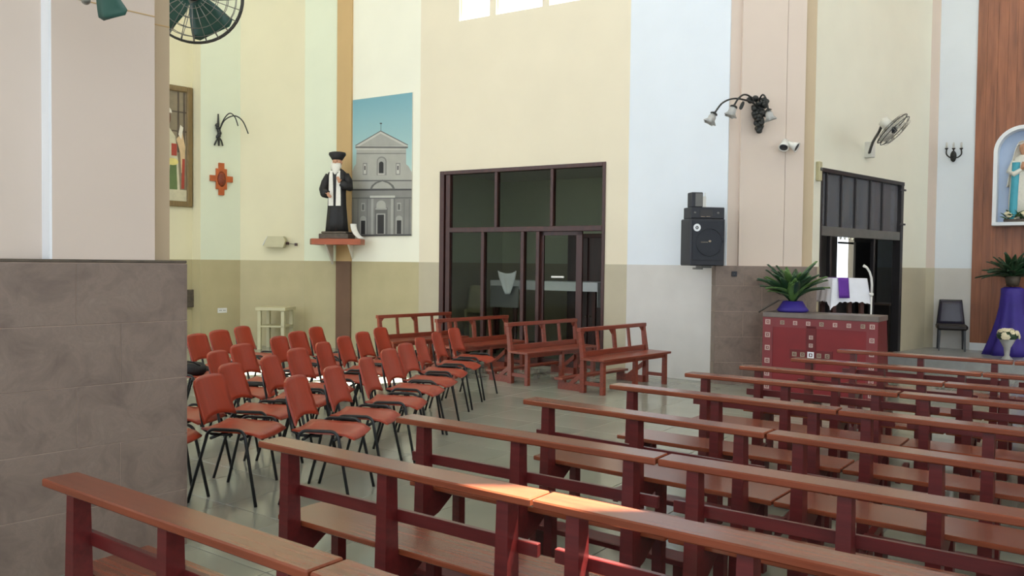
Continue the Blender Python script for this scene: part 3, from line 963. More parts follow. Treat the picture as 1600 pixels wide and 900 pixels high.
# ================================================================== RED COUNTER
CL = PZ(1190, 610, 0)
cd_ = PD
CR = PZ(1190, 610, 0)
for k in range(400):                                 # walk along the front until the right edge is reached
    CR = CL + cd_ * (k * 0.005)
    q = RC.transposed() @ (CR + Vector((0, 0, 1.0)) - CAMP)
    if 800 - F * q.x / q.z >= 1372:
        break
CLEN = (CR - CL).length
ct = thing('counter', 'red painted counter with a grey slab top and emblem border', 'counter', (CL.x, CL.y, 0), PEWROT)
CH = 1.0
one('body', [M_red, M_redd], ct, lambda m: (m.box((0, 0, 0), (CLEN, 0.02, CH - 0.05), 0), m.box((0, 0.02, 0), (0.03, 0.5, CH - 0.05), 0),
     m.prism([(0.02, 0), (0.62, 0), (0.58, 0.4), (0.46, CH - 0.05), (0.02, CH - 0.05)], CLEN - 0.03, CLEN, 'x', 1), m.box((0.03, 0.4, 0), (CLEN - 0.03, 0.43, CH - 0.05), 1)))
one('top_slab', M_top, ct, lambda m: m.box((0.0, -0.015, CH - 0.05), (CLEN + 0.01, 0.47, CH + 0.015), 0, 0.006))
one('border', M_red2, ct, lambda m: (m.box((0.0, -0.006, CH - 0.17), (CLEN, 0, CH - 0.05)), m.box((0.0, -0.006, 0), (0.13, 0, CH - 0.17)), m.box((CLEN - 0.13, -0.006, 0), (CLEN, 0, CH - 0.17))))
cx, cz = CLEN * 0.44, 0.50
one('cross_field', M_redd, ct, lambda m: (m.box((cx - 0.26, -0.006, cz - 0.06), (cx + 0.26, 0, cz + 0.06)), m.box((cx - 0.06, -0.006, cz - 0.3), (cx + 0.06, 0, cz - 0.06)), m.box((cx - 0.06, -0.006, cz + 0.06), (cx + 0.06, 0, cz + 0.36))))
def emblem(x, z, s=0.036, m1=M_pale):
    s *= 0.8
    e = one('emblem_tile', m1, ct, lambda m: (m.box((x - s, -0.012, z - s), (x - s * 0.55, -0.006, z + s)), m.box((x + s * 0.55, -0.012, z - s), (x + s, -0.006, z + s)),
        m.box((x - s * 0.55, -0.012, z + s * 0.55), (x + s * 0.55, -0.006, z + s)), m.box((x - s * 0.55, -0.012, z - s), (x + s * 0.55, -0.006, z - s * 0.55)),
        m.box((x - s * 0.2, -0.012, z - s * 0.3), (x + s * 0.25, -0.006, z + s * 0.3))))
for i in range(7):
    emblem(0.25 + (CLEN - 0.42) * i / 6, CH - 0.11, 0.032, M_pale if i % 3 else M_gold)
for i in range(6):
    emblem(0.065, CH - 0.11 - i * 0.165, 0.04)
    emblem(CLEN - 0.065, CH - 0.11 - i * 0.165, 0.036)
for dx in (-2, -1, 1, 2):
    emblem(cx + dx * 0.1, cz, 0.034, M_gold)
emblem(cx, cz, 0.05, M_nwhite)
for z in (0.1, 0.2, -0.12, -0.22):
    emblem(cx, cz + z + 0.02, 0.03)

# ================================================================== PLANTS
def leaf_mesh(name, L_, w, droop, m, fold=0.35):
    b = MB()
    b.slab(lambda s, q: (s * w * sin(pi * min(1, q * 0.93 + 0.05)) ** 0.8, L_ * q, droop * q * q * -1 + fold * w * abs(s) * 1.2), 4, 8, 0.002)
    return b.mesh(name, m)
def plant(name, lab, loc, pot_fn, n, size, mats, seed, spread=1.0):
    rnd = random.Random(seed)
    t = thing(name, lab, 'plant', loc)
    pot_fn(t)
    meshes = [leaf_mesh('leaf', size * f, size * 0.135, size * 0.42 * f, m) for f in (0.8, 1.0, 1.15) for m in mats]
    return t, meshes, rnd
def leaves(t, meshes, rnd, n, z, elev, rad=0.03):
    for i in range(n):
        az = 2 * pi * i * 0.382 + rnd.uniform(-0.3, 0.3)
        el = rnd.uniform(*elev)
        o = link('leaf', rnd.choice(meshes), t, (rad * -sin(az), rad * cos(az), z + rnd.uniform(-0.02, 0.05)), Euler((el, rnd.uniform(-0.3, 0.3), az), 'XYZ'))
def blue_pot(t):
    one('pot', M_blue, t, lambda m: m.lathe([(0.17, 0), (0.20, 0.02), (0.17, 0.06), (0.12, 0.14), (0.10, 0.14), (0.10, 0.08)], n=18))
    one('soil', M_soil, t, lambda m: m.lathe([(0.02, 0.125), (0.105, 0.125), (0.105, 0.13), (0.01, 0.135)], n=14))
pp = PZ(1219, 484, 1.017)
pp = CL + PD * 0.30 + AD * 0.24
t, ms, rnd = plant('potted_plant', 'dark green broad leaved plant in a blue wrapped pot on the red counter', (pp.x, pp.y, CH + 0.016), blue_pot, 0, 0.44, [M_leaf, M_leaf, M_leaf2], 5)
leaves(t, ms, rnd, 56, 0.13, (0.5, 1.55))
for o_, (az, el) in enumerate(((1.25, 0.5), (1.45, -0.5))):
    link('withered_leaf', leaf_mesh('withered_leaf', 0.3, 0.045, 0.02, M_leafd), t, (-0.17, 0.0, 0.22 if o_ == 0 else 0.14), Euler((el, 0, az), 'XYZ'))
one('stem', M_leafd, t, lambda m: (m.tube([(0, 0, 0.12), (-0.08, 0, 0.2), (-0.17, 0, 0.22)], 0.006, 6), m.tube([(0, 0, 0.12), (-0.1, 0, 0.16), (-0.18, 0, 0.14)], 0.005, 6)))

# tall stand draped in blue cloth with a plant on top, by the pine wall
sp = PZ(1579, 555, 0.17)
sd = thing('flower_stand', 'tall stand draped with royal blue cloth against the pine wall', 'stand', (sp.x, sp.y, 0.17), radians(-36))
def drape(z):
    return 0.17 + 0.23 * max(0, (1.0 - z)) ** 1.6
rings = []
for z in (0.0, 0.12, 0.25, 0.4, 0.6, 0.8, 1.0, 1.1, 1.13):
    r = drape(z) if z < 1.12 else 0.12
    rings.append([(r * (1 + 0.10 * cos(9 * 2 * pi * i / 48) * (1.1 - z)) * cos(2 * pi * i / 48), r * 0.8 * (1 + 0.10 * cos(9 * 2 * pi * i / 48) * (1.1 - z)) * sin(2 * pi * i / 48), z) for i in range(48)])
one('drape', M_blue, sd, lambda m: m.loft(rings))
one('post', M_dwood, sd, lambda m: m.lathe([(0.05, 0.001), (0.05, 1.14), (0.12, 1.14), (0.12, 1.15)], n=12))
def black_pot(t):
    one('pot', M_plinth, t, lambda m: m.lathe([(0.09, 0), (0.12, 0.16), (0.105, 0.16), (0.10, 0.12)], n=16))
    one('soil', M_soil, t, lambda m: m.lathe([(0.02, 0.125), (0.10, 0.125), (0.10, 0.13), (0.01, 0.135)], n=14))
t, ms, rnd = plant('leafy_plant', 'dark leafy plant on the blue draped stand', (sp.x, sp.y, 0.17 + 1.15), black_pot, 0, 0.42, [M_leaf, M_leaf], 9)
leaves(t, ms, rnd, 50, 0.12, (0.35, 1.5))
# vase with cream flowers standing before it
vp = PZ(1571, 560, 0.17)
vs = thing('flower_vase', 'glass vase of cream flowers in front of the blue drape', 'vase', (vp.x - 0.05, vp.y - 0.12, 0.17))
one('vase', M_lamp, vs, lambda m: m.lathe([(0.09, 0), (0.07, 0.02), (0.035, 0.06), (0.05, 0.18), (0.12, 0.32), (0.11, 0.32), (0.04, 0.19), (0.02, 0.1)], n=16))
rnd = random.Random(3)
pm = MB()
for k in range(6):
    a_ = 2 * pi * k / 6
    pm.ball((0.026 * cos(a_), 0.026 * sin(a_), 0.008), 0.02, 0, 6, (1, 1, 0.5))
pm.ball((0, 0, 0.012), 0.014, 0, 6)
fmsh = pm.mesh('flower', M_flower)
gm = MB().ball((0, 0, 0), 0.16, 0, 12, (1, 0.9, 0.55)).mesh('greenery', M_leaf)
link('greenery', gm, vs, (0, 0, 0.37))
for k in range(22):
    a_, e_ = rnd.uniform(0, 2 * pi), rnd.uniform(-0.2, 1.3)
    d = Vector((cos(e_) * cos(a_), 0.9 * cos(e_) * sin(a_), 0.6 * sin(e_)))
    link('flower', fmsh, vs, tuple(d * 0.165 + Vector((0, 0, 0.37))), Vector(d).to_track_quat('Z', 'Y').to_euler())

# ================================================================== CLOTH COVERED AMBO
ap = PY(1315, 480, 11.4)
am = thing('altar_table', 'tall narrow table in the doorway behind the red counter', 'table', (ap.x, ap.y, 0), radians(6))
AW, AH = 0.235, 1.445
one('table_top', M_dwood, am, lambda m: m.box((-AW, -0.2, AH - 0.03), (AW, 0.2, AH), 0, 0.003))
for sx in (-1, 1):
    for sy in (-1, 1):
        one('leg', M_dwood, am, lambda m: m.taper((sx * (AW - 0.04), sy * 0.16, 0), (0.05, 0.05), (sx * (AW - 0.04), sy * 0.16, AH - 0.03), (0.05, 0.05)))
cz0 = 1.11
def cloth_ring(q):
    hx_, hy_ = AW + 0.008 + 0.035 * q, 0.21 + 0.03 * q
    pts, n_ = [], 24
    for (x0, y0), (x1, y1) in (((-1, -1), (1, -1)), ((1, -1), (1, 1)), ((1, 1), (-1, 1)), ((-1, 1), (-1, -1))):
        for k in range(n_):
            t_ = k / n_
            x_, y_ = x0 + (x1 - x0) * t_, y0 + (y1 - y0) * t_
            corner = max(0, abs(x_) + abs(y_) - 1.55) / 0.45
            low = (0.10 if x_ < 0 and y_ < 0 else 0.03) * corner
            z_ = AH + 0.005 - (AH - cz0 + low) * q
            if q > 0.95:
                z_ += 0.022 * abs(sin(t_ * pi * 7))
            wv = 1 + 0.03 * q * sin(t_ * 2 * pi * 3) + 0.06 * q * corner
            pts.append((x_ * hx_ * wv, y_ * hy_ * wv, z_))
    return pts
m = MB()
m.loft([cloth_ring(q) for q in (1, 0.85, 0.65, 0.45, 0.25, 0.1, 0)], caps=False)
m.box((-AW - 0.008, -0.21, AH + 0.001), (AW + 0.008, 0.21, AH + 0.0055))
tag(m.build('altar_cloth', M_cloth, None, (ap.x, ap.y, 0), radians(6)), 'white scalloped cloth over the narrow table in the doorway', 'tablecloth')
m = MB()
m.box((-0.175, -0.22, AH + 0.007), (-0.03, 0.2, AH + 0.011)).slab(lambda s, q: (-0.102 + 0.073 * s, -0.222 - 0.045 * q, AH + 0.009 - 0.27 * q), 6, 6, 0.004)
tag(m.build('purple_runner', M_purple, None, (ap.x, ap.y, 0), radians(6)), 'purple cloth strip laid over the white altar cloth', 'cloth')
gp = PY(1361, 480, 11.15)
gn = thing('gooseneck_microphone', 'white curved gooseneck microphone on a thin stand beside the cloth', 'microphone', (gp.x, gp.y, 0))
zt = lambda v: PY(1350, v, 11.2).z
one('base', M_pw, gn, lambda m: m.lathe([(0.1, 0), (0.1, 0.02), (0.02, 0.035), (0.01, 0.04)], n=16))
one('pole', M_pw, gn, lambda m: m.tube([(0, 0, 0.03), (0.003, 0, zt(458))], 0.012, 8))
one('neck', M_pw, gn, lambda m: m.tube([(0.003, 0, zt(459)), (0.005, 0, zt(445)), (-0.005, 0, zt(434)), (-0.03, 0, zt(425)), (-0.07, 0, zt(418)), (-0.115, 0, zt(415))], [0.016, 0.016, 0.016, 0.015, 0.016, 0.02], 8))
one('collar', M_pw, gn, lambda m: m.lathe([(0.01, zt(463)), (0.028, zt(461)), (0.028, zt(458)), (0.01, zt(457))], n=10))

# ================================================================== DARK CHAIR ON THE PLATFORM
cp = PW(1486, 530, wallEnd, 0.36)
dc = thing('upholstered_chair', 'dark vinyl upholstered chair against the white altar wall', 'chair', (cp.x, cp.y, 0.17), wdir(wallEnd) + radians(18))
one('seat', M_vinyl2, dc, lambda m: m.box((-0.24, -0.24, 0.36), (0.24, 0.2, 0.46), 0, 0.03))
one('backrest', M_vinyl, dc, lambda m: m.slab(lambda s, q: (s * (0.21 - 0.045 * q) , 0.2 + 0.07 * q - 0.02 * (1 - s * s), 0.44 + 0.41 * q), 8, 6, 0.05))
one('back_frame', M_black, dc, lambda m: m.tube([(-0.215, 0.21, 0.42), (-0.17, 0.285, 0.865), (0.17, 0.285, 0.865), (0.215, 0.21, 0.42)], 0.014, 6))
for sx in (-1, 1):
    one('leg', M_black, dc, lambda m: m.taper((sx * 0.2, -0.2, 0), (0.025, 0.025), (sx * 0.19, -0.18, 0.37), (0.035, 0.035)))
    one('leg', M_black, dc, lambda m: m.taper((sx * 0.2, 0.22, 0), (0.025, 0.025), (sx * 0.19, 0.18, 0.37), (0.035, 0.035)))

# ================================================================== CREAM TABLE IN THE CORNER
tp = PZ(402, 546, 0)
ctb = thing('side_table', 'cream painted two tier side table in the yellow corner', 'table', (tp.x, tp.y, 0), radians(-7))
TW, TD, TZ = 0.5, 0.45, 0.76
one('table_top', M_ptable, ctb, lambda m: m.box((-0.03, -0.03, TZ - 0.06), (TW + 0.03, TD + 0.03, TZ), 0, 0.006))
for x in (0.03, TW - 0.03):
    for y in (0.03, TD - 0.03):
        one('leg', M_ptable, ctb, lambda m: m.box((x - 0.03, y - 0.03, 0), (x + 0.03, y + 0.03, TZ - 0.06)))
one('lower_shelf', M_ptable, ctb, lambda m: m.box((0.0, 0.0, 0.40), (TW, TD, 0.43), 0, 0.004))

# ================================================================== STATUE ON ITS SHELF
SHZ = 1.99
sc_ = PY(528, 372, 14.72)
shf = thing('wall_shelf', 'terracotta wooden wall shelf under the black robed statue', 'shelf', (sc_.x, sc_.y, 0), 0)
ang = wdir(wallPoster)
sl0 = PY(486, 368, 14.85).x - sc_.x
sr0 = PY(565, 370, 14.55).x - sc_.x
one('board', M_shelf, shf, lambda m: m.prism([(sl0, 0.05), (sl0 + 0.1, -0.25), (sr0, -0.27), (sr0 + 0.02, 0.03), (0.1, 0.48), (-0.1, 0.52), (sl0, 0.6)], SHZ - 0.1, SHZ, 'z'))
for dx in (-0.2, 0.2):
    one('bracket', M_beard, shf, lambda m: m.prism([(0.5, SHZ - 0.1), (-0.1, SHZ - 0.1), (0.5, SHZ - 0.45)], dx - 0.015, dx + 0.015, 'x'))
st = thing('statue', 'statue of a bearded figure in a black robe and hat with white stole', 'statue', (sc_.x - 0.02, sc_.y + 0.02, SHZ), radians(-8))
def ell(cx, cy, rx, ry, z, n=20, fold=0.0, k=9):
    return [(cx + rx * (1 + fold * cos(k * 2 * pi * i / n)) * cos(2 * pi * i / n), cy + ry * (1 + fold * cos(k * 2 * pi * i / n)) * sin(2 * pi * i / n), z) for i in range(n)]
one('plinth', M_plinth, st, lambda m: (m.box((-0.27, -0.19, 0.0), (0.27, 0.19, 0.09), 0, 0.01), m.box((-0.23, -0.17, 0.09), (0.23, 0.17, 0.13), 0, 0.01)))
robe = MB()
robe.loft([ell(0, 0, 0.20, 0.15, 0.13, 36, 0.05), ell(0, 0, 0.185, 0.14, 0.3, 36, 0.05), ell(0, 0, 0.165, 0.13, 0.55, 36, 0.04), ell(0, 0, 0.155, 0.12, 0.8, 36, 0.02),
           ell(0, 0, 0.165, 0.12, 0.95, 36), ell(0, 0, 0.18, 0.12, 1.08, 36), ell(0, 0, 0.17, 0.11, 1.16, 36), ell(0, 0, 0.11, 0.08, 1.215, 36), ell(0, -0.005, 0.06, 0.06, 1.25, 36)])
robe.tube([(-0.15, 0, 1.13), (-0.215, -0.01, 1.0), (-0.235, -0.03, 0.88), (-0.19, -0.10, 0.80), (-0.12, -0.155, 0.775)], [0.065, 0.075, 0.085, 0.085, 0.07], 12)
robe.tube([(0.15, 0, 1.13), (0.205, -0.01, 1.02), (0.22, -0.04, 0.91), (0.18, -0.12, 0.93), (0.12, -0.15, 0.98)], [0.065, 0.075, 0.085, 0.075, 0.055], 12)
robe.build('robe', M_robe, st)
one('head', M_skin, st, lambda m: (m.lathe([(0.045, 1.22), (0.05, 1.26), (0.07, 1.29), (0.082, 1.34), (0.08, 1.39), (0.06, 1.43), (0.01, 1.45)], (0, -0.01, 0), 14, sy=1.1),
     m.tube([(0, -0.095, 1.365), (0, -0.115, 1.335), (0, -0.1, 1.325)], [0.008, 0.014, 0.01], 6), m.ball((-0.082, -0.01, 1.345), 0.018, 0, 8), m.ball((0.082, -0.01, 1.345), 0.018, 0, 8)))
one('eyes', M_robe, st, lambda m: (m.ball((-0.03, -0.09, 1.362), 0.008, 0, 6), m.ball((0.03, -0.09, 1.362), 0.008, 0, 6)))
one('beard', M_beard, st, lambda m: (m.loft([ell(0, -0.045, 0.078, 0.062, 1.33, 14), ell(0, -0.062, 0.085, 0.06, 1.28, 14), ell(0, -0.075, 0.075, 0.05, 1.22, 14), ell(0, -0.09, 0.045, 0.032, 1.16, 14), ell(0, -0.1, 0.012, 0.012, 1.12, 14)]),
     m.loft([ell(-0.02, 0.01, 0.095, 0.08, 1.36, 14), ell(-0.03, 0.01, 0.10, 0.08, 1.28, 14), ell(-0.04, 0.02, 0.08, 0.07, 1.2, 14)])))
one('hat', M_robe, st, lambda m: (m.loft([ell(0, -0.005, 0.092, 0.096, 1.39, 20), ell(0, -0.005, 0.115, 0.11, 1.43, 20), ell(0, -0.005, 0.145, 0.125, 1.48, 20, 0.06, 2), ell(0, -0.005, 0.14, 0.12, 1.52, 20, 0.06, 2), ell(0, 0, 0.09, 0.08, 1.535, 20, 0.06, 2), ell(0, 0, 0.04, 0.04, 1.505, 20)])))
one('stole', M_beard, st, lambda m: [m.loft([[(x0 + a, y, z), (x0 + a + wd, y - 0.002, z), (x0 + a + wd, y + 0.012, z), (x0 + a, y + 0.014, z)] for a, y, z, wd in
     ((0.0, -0.085, 1.2, 0.05), (0.0, -0.128, 1.1, 0.065), (0.0, -0.135, 0.95, 0.075), (-0.005, -0.135, 0.75, 0.085), (-0.005, -0.145, 0.58, 0.09))], smooth=False) for x0 in (-0.105, 0.03)])
def hand(m, c, fx, fz):
    m.ball(c, 0.034, 0, 10, (0.8, 0.6, 1.2))
    for k in range(4):
        o_ = (k - 1.5) * 0.013
        m.tube([(c[0] + o_ * abs(fz), c[1] - 0.004, c[2] + o_ * abs(fx)), (c[0] + o_ * abs(fz) + fx * 0.05, c[1] - 0.012, c[2] + o_ * abs(fx) + fz * 0.05), (c[0] + o_ * abs(fz) + fx * 0.085, c[1] - 0.004, c[2] + o_ * abs(fx) + fz * (0.085 - abs(k - 1.5) * 0.01))], [0.009, 0.008, 0.006], 6)
    m.tube([(c[0] + 0.02, c[1], c[2] - 0.01), (c[0] + 0.045 * (1 if fx <= 0 else -1), c[1] - 0.015, c[2] + 0.02)], [0.010, 0.007], 6)
one('hand', M_skin, st, lambda m: hand(m, (-0.095, -0.19, 0.775), 0.6, -0.7))
one('hand', M_skin, st, lambda m: hand(m, (0.10, -0.185, 1.01), -0.35, 0.9))
pk = MB().slab(lambda s, q: (0.05 * s + 0.16 * q * q, 0.02 * s - 0.03, 0.005 + 0.26 * (1 - q) ** 1.3 * 1.0), 3, 8, 0.006)
tag(pk.build('white_ribbon', M_beard, None, (sc_.x + 0.30, sc_.y - 0.12, SHZ), 0), 'white paper ribbon leaning beside the statue base', 'ribbon')

# ================================================================== POSTER OF A CHURCH FRONT
pbl, pbr = PW(551, 370, wallPoster), PW(644, 368, wallPoster)
ptl = PW(549, 157, wallPoster)
PXL = wx(wallPoster, pbl)
PWD = wx(wallPoster, pbr) - PXL
PZ0, PZ1 = (pbl.z + pbr.z) / 2, ptl.z
PHT = PZ1 - PZ0
M_psky = mat('printed_sky', lin(130, 178, 186), 0.45, 0.0)
nt = M_psky.node_tree
tc = nt.nodes.new('ShaderNodeTexCoord'); sx_ = nt.nodes.new('ShaderNodeSeparateXYZ'); rp = nt.nodes.new('ShaderNodeValToRGB'); mr = nt.nodes.new('ShaderNodeMapRange')
nt.links.new(tc.outputs['Object'], sx_.inputs[0]); nt.links.new(sx_.outputs['Z'], mr.inputs['Value'])
mr.inputs['From Min'].default_value = PHT * 0.4; mr.inputs['From Max'].default_value = PHT
rp.color_ramp.elements[0].color = (*lin(176, 206, 200), 1); rp.color_ramp.elements[1].color = (*lin(112, 164, 178), 1)
nt.links.new(mr.outputs[0], rp.inputs['Fac']); nt.links.new(rp.outputs['Color'], nt.nodes['Principled BSDF'].inputs['Base Color'])
G = [mat('printed_grey_%d' % i, lin(*c), 0.45, 0.06, 5) for i, c in enumerate(((158, 158, 152), (128, 128, 124), (100, 100, 98), (70, 70, 70), (36, 36, 38), (186, 186, 178), (166, 166, 158)))]
M_pedge = mat('poster_edge', lin(214, 210, 196), 0.6, 0.03)
pang = wdir(wallPoster)
pst = thing('poster', 'tall printed poster of a grey church front under blue sky', 'poster', (wallPoster[0][0] + PXL * cos(pang), wallPoster[0][1] + PXL * sin(pang), PZ0), pang)
one('backing', M_pedge, pst, lambda m: m.box((0, -0.018, 0), (PWD, -0.001, PHT)))
one('sky_print', M_psky, pst, lambda m: m.box((0.004, -0.020, PHT * 0.3), (PWD - 0.004, -0.0185, PHT - 0.004)))
def q_(px, py):
    x = (px - 38) / 358.0
    ytop = 82 - 49 * x
    return (PWD * min(1, max(0, x)), PHT * (1 - (py - ytop) / (878 - ytop)))
def poly(m, pts, layer, mi):
    P_ = [q_(*p) for p in pts]
    m.prism(P_, -0.0200 - 0.0008 * layer, -0.0190, 'y', mi)
def rect(m, x0, y0, x1, y1, layer, mi):
    poly(m, [(x0, y1), (x1, y1), (x1, y0), (x0, y0)], layer, mi)
def arch(m, x0, y0, x1, y1, layer, mi, n=10):
    cx, r = (x0 + x1) / 2, (x1 - x0) / 2
    poly(m, [(x0, y1), (x1, y1)] + [(cx + r * cos(pi * k / n), y0 + r - r * sin(pi * k / n)) for k in range(n + 1)], layer, mi)
m = MB()
poly(m, [(38, 878), (396, 878), (396, 505), (378, 470), (362, 455), (362, 360), (65, 360), (62, 455), (50, 470), (38, 500)], 1, 6)
rect(m, 38, 610, 396, 878, 2, 1)
poly(m, [(58, 368), (372, 362), (372, 345), (212, 258), (58, 348)], 2, 5)
poly(m, [(80, 352), (350, 348), (212, 276)], 3, 0)
rect(m, 58, 352, 372, 362, 4, 2)
poly(m, [(58, 350), (212, 264), (212, 258), (58, 344)], 4, 2)
poly(m, [(372, 346), (372, 340), (212, 258), (212, 264)], 4, 2)
rect(m, 64, 366, 362, 372, 4, 5)
rect(m, 66, 390, 360, 396, 4, 1)
rect(m, 212, 212, 214, 258, 4, 2)
rect(m, 207, 214, 219, 220, 5, 4)
arch(m, 190, 410, 248, 520, 4, 1)
arch(m, 196, 418, 242, 518, 5, 0)
arch(m, 204, 440, 231, 508, 6, 4)
rect(m, 198, 510, 236, 518, 6, 5)
for x in (105, 303):
    rect(m, x, 448, x + 26, 518, 4, 1)
    rect(m, x + 5, 455, x + 21, 512, 5, 5)
    rect(m, x + 9, 465, x + 17, 490, 6, 3)
rect(m, 38, 548, 396, 556, 4, 2)
rect(m, 38, 556, 396, 600, 3, 0)
rect(m, 38, 600, 396, 610, 5, 3)
rect(m, 38, 650, 396, 658, 5, 2)
poly(m, [(150, 602), (300, 602), (290, 580), (268, 562), (225, 546), (182, 562), (160, 580)], 6, 2)
poly(m, [(164, 598), (286, 598), (276, 582), (258, 568), (225, 556), (192, 568), (174, 582)], 7, 6)
rect(m, 150, 640, 300, 652, 6, 5)
for x in (158, 276):
    rect(m, x, 658, x + 14, 870, 5, 0)
rect(m, 180, 710, 256, 868, 5, 2)
arch(m, 190, 668, 246, 716, 6, 6)
rect(m, 184, 712, 252, 722, 7, 0)
rect(m, 190, 745, 244, 866, 6, 0)
rect(m, 197, 752, 236, 864, 7, 4)
for x in (94, 310):
    arch(m, x - 4, 758, x + 34, 866, 5, 0)
    rect(m, x + 2, 786, x + 28, 866, 6, 4)
    rect(m, x + 2, 682, x + 26, 730, 5, 0)
    rect(m, x + 7, 690, x + 21, 724, 6, 2)
for x in (44, 74, 132, 296, 352, 382):
    rect(m, x, 660, x + 3, 872, 4, 2)
rect(m, 38, 868, 396, 878, 7, 3)
m.build('facade_print', G, pst)

# ================================================================== FRAMED PAINTING
PA = wallPaint
fr1 = PW(299, 138, PA)
FZ1, FZ0 = fr1.z, PW(298, 324, PA).z
fx1 = wx(PA, fr1)
FW = 0.9
fang = wdir(PA)
fx0 = fx1 - FW
pt = thing('framed_painting', 'tall framed painting of a robed figure behind the stone pillar', 'painting', (PA[0][0] + fx0 * cos(fang), PA[0][1] + fx0 * sin(fang), FZ0), fang)
FH = FZ1 - FZ0
for nm, lo, hi in (('frame_side', (0, -0.06, 0), (0.1, -0.002, FH)), ('frame_side', (FW - 0.1, -0.06, 0), (FW, -0.002, FH)), ('frame_rail', (0.1, -0.06, 0), (FW - 0.1, -0.002, 0.1)), ('frame_rail', (0.1, -0.06, FH - 0.1), (FW - 0.1, -0.002, FH))):
    one(nm, M_frame, pt, lambda m: m.box(lo, hi, 0, 0.01))
PM = [mat('painting_tone_%d' % i, lin(*c), 0.5, 0.12, 7) for i, c in enumerate(((128, 116, 92), (84, 72, 56), (196, 190, 160), (92, 112, 62), (160, 60, 40), (214, 200, 120), (206, 178, 136), (226, 220, 200), (110, 74, 50)))]
def pr_(m, x0, z0, x1, z1, layer, mi):
    m.box((x0 * FW, -0.022 - 0.0012 * layer, z0 * FH), (x1 * FW, -0.01, z1 * FH), mi)
def pl_(m, pts, layer, mi):
    m.prism([(x * FW, z * FH) for x, z in pts], -0.022 - 0.0012 * layer, -0.01, 'y', mi)
m = MB()
pr_(m, 0.06, 0.04, 0.94, 0.96, 0, 0)
for x in (0.1, 0.3, 0.5, 0.7, 0.82):
    pr_(m, x, 0.45, x + 0.04, 0.95, 1, 1)
for z in (0.62, 0.78):
    pr_(m, 0.06, z, 0.94, z + 0.012, 1, 1)
pr_(m, 0.06, 0.04, 0.94, 0.14, 2, 2)
pl_(m, [(0.25, 0.14), (0.75, 0.14), (0.72, 0.36), (0.66, 0.58), (0.52, 0.66), (0.38, 0.58), (0.3, 0.36)], 2, 2)
pl_(m, [(0.52, 0.14), (0.70, 0.14), (0.68, 0.38), (0.56, 0.4)], 3, 3)
pr_(m, 0.58, 0.42, 0.69, 0.52, 4, 4)
pl_(m, [(0.6 + 0.12 * cos(k * pi / 6), 0.37 + 0.03 * sin(k * pi / 6)) for k in range(12)], 5, 5)
pl_(m, [(0.68, 0.56), (0.8, 0.62), (0.86, 0.5), (0.84, 0.3), (0.78, 0.28), (0.76, 0.45)], 4, 6)
pl_(m, [(0.78, 0.15), (0.84, 0.15), (0.85, 0.4), (0.8, 0.4)], 5, 4)
pl_(m, [(0.48 + 0.09 * cos(k * pi / 8), 0.73 + 0.065 * sin(k * pi / 8)) for k in range(16)], 5, 8)
pl_(m, [(0.48 + 0.11 * cos(k * pi / 8), 0.77 + 0.05 * sin(k * pi / 8)) for k in range(9)], 6, 7)
pl_(m, [(0.72, 0.6), (0.78, 0.56), (0.82, 0.66), (0.76, 0.68)], 5, 7)
m.build('canvas', PM, pt)

bp = PW(297, 466, PA)
tag(MB().box((-0.3, -0.08, -0.16), (0.07, -0.001, 0.16), 0, 0.01).box((-0.26, -0.085, -0.05), (0.04, -0.08, 0.05), 0).build('wall_box', M_plinth, None, tuple(bp), fang), 'small brown wooden box on the wall under the painting', 'box')

# ================================================================== WOODEN CROSS, SOCKET, WALL LAMP ON THE MINT WALL
cp = PW(345, 280, wallMint)
sc1 = 15.3 / 1300
cr = thing('wall_cross', 'stepped orange wooden cross with a carved dark centre on the mint wall', 'cross', tuple(cp), wdir(wallMint))
w1 = 1.08
one('cross_body', M_cross, cr, lambda m: m.prism([(x * sc1 * (w1 if abs(x) > 0 else 1), z * sc1) for x, z in
    ((-4, -25), (4, -25), (4, -16), (8, -16), (8, -4), (17, -4), (17, 5), (8, 5), (8, 16), (4, 16), (4, 25), (-4, 25), (-4, 16), (-8, 16), (-8, 5), (-17, 5), (-17, -4), (-8, -4), (-8, -16), (-4, -16))], -0.04, -0.001, 'y'))
one('carving', M_crossd, cr, lambda m: m.loft([[(6.5 * k * sc1 * w1 * cos(a * pi / 8), -0.04 - d, 12 * k * sc1 * sin(a * pi / 8)) for a in range(16)] for k, d in ((1, 0), (0.8, 0.02), (0.4, 0.03))]))
so_ = PW(347, 485, wallMint)
ot = thing('wall_socket', 'white wall socket on the olive lower wall', 'socket', tuple(so_), wdir(wallMint))
one('plate', M_pw, ot, lambda m: m.box((-0.09, -0.015, -0.045), (0.09, -0.006, 0.045), 0, 0.004))
one('holes', M_plastic, ot, lambda m: [m.box((x - 0.006, -0.0165, -0.008), (x + 0.006, -0.015, 0.008)) for x in (-0.05, -0.025, 0.025, 0.05)])

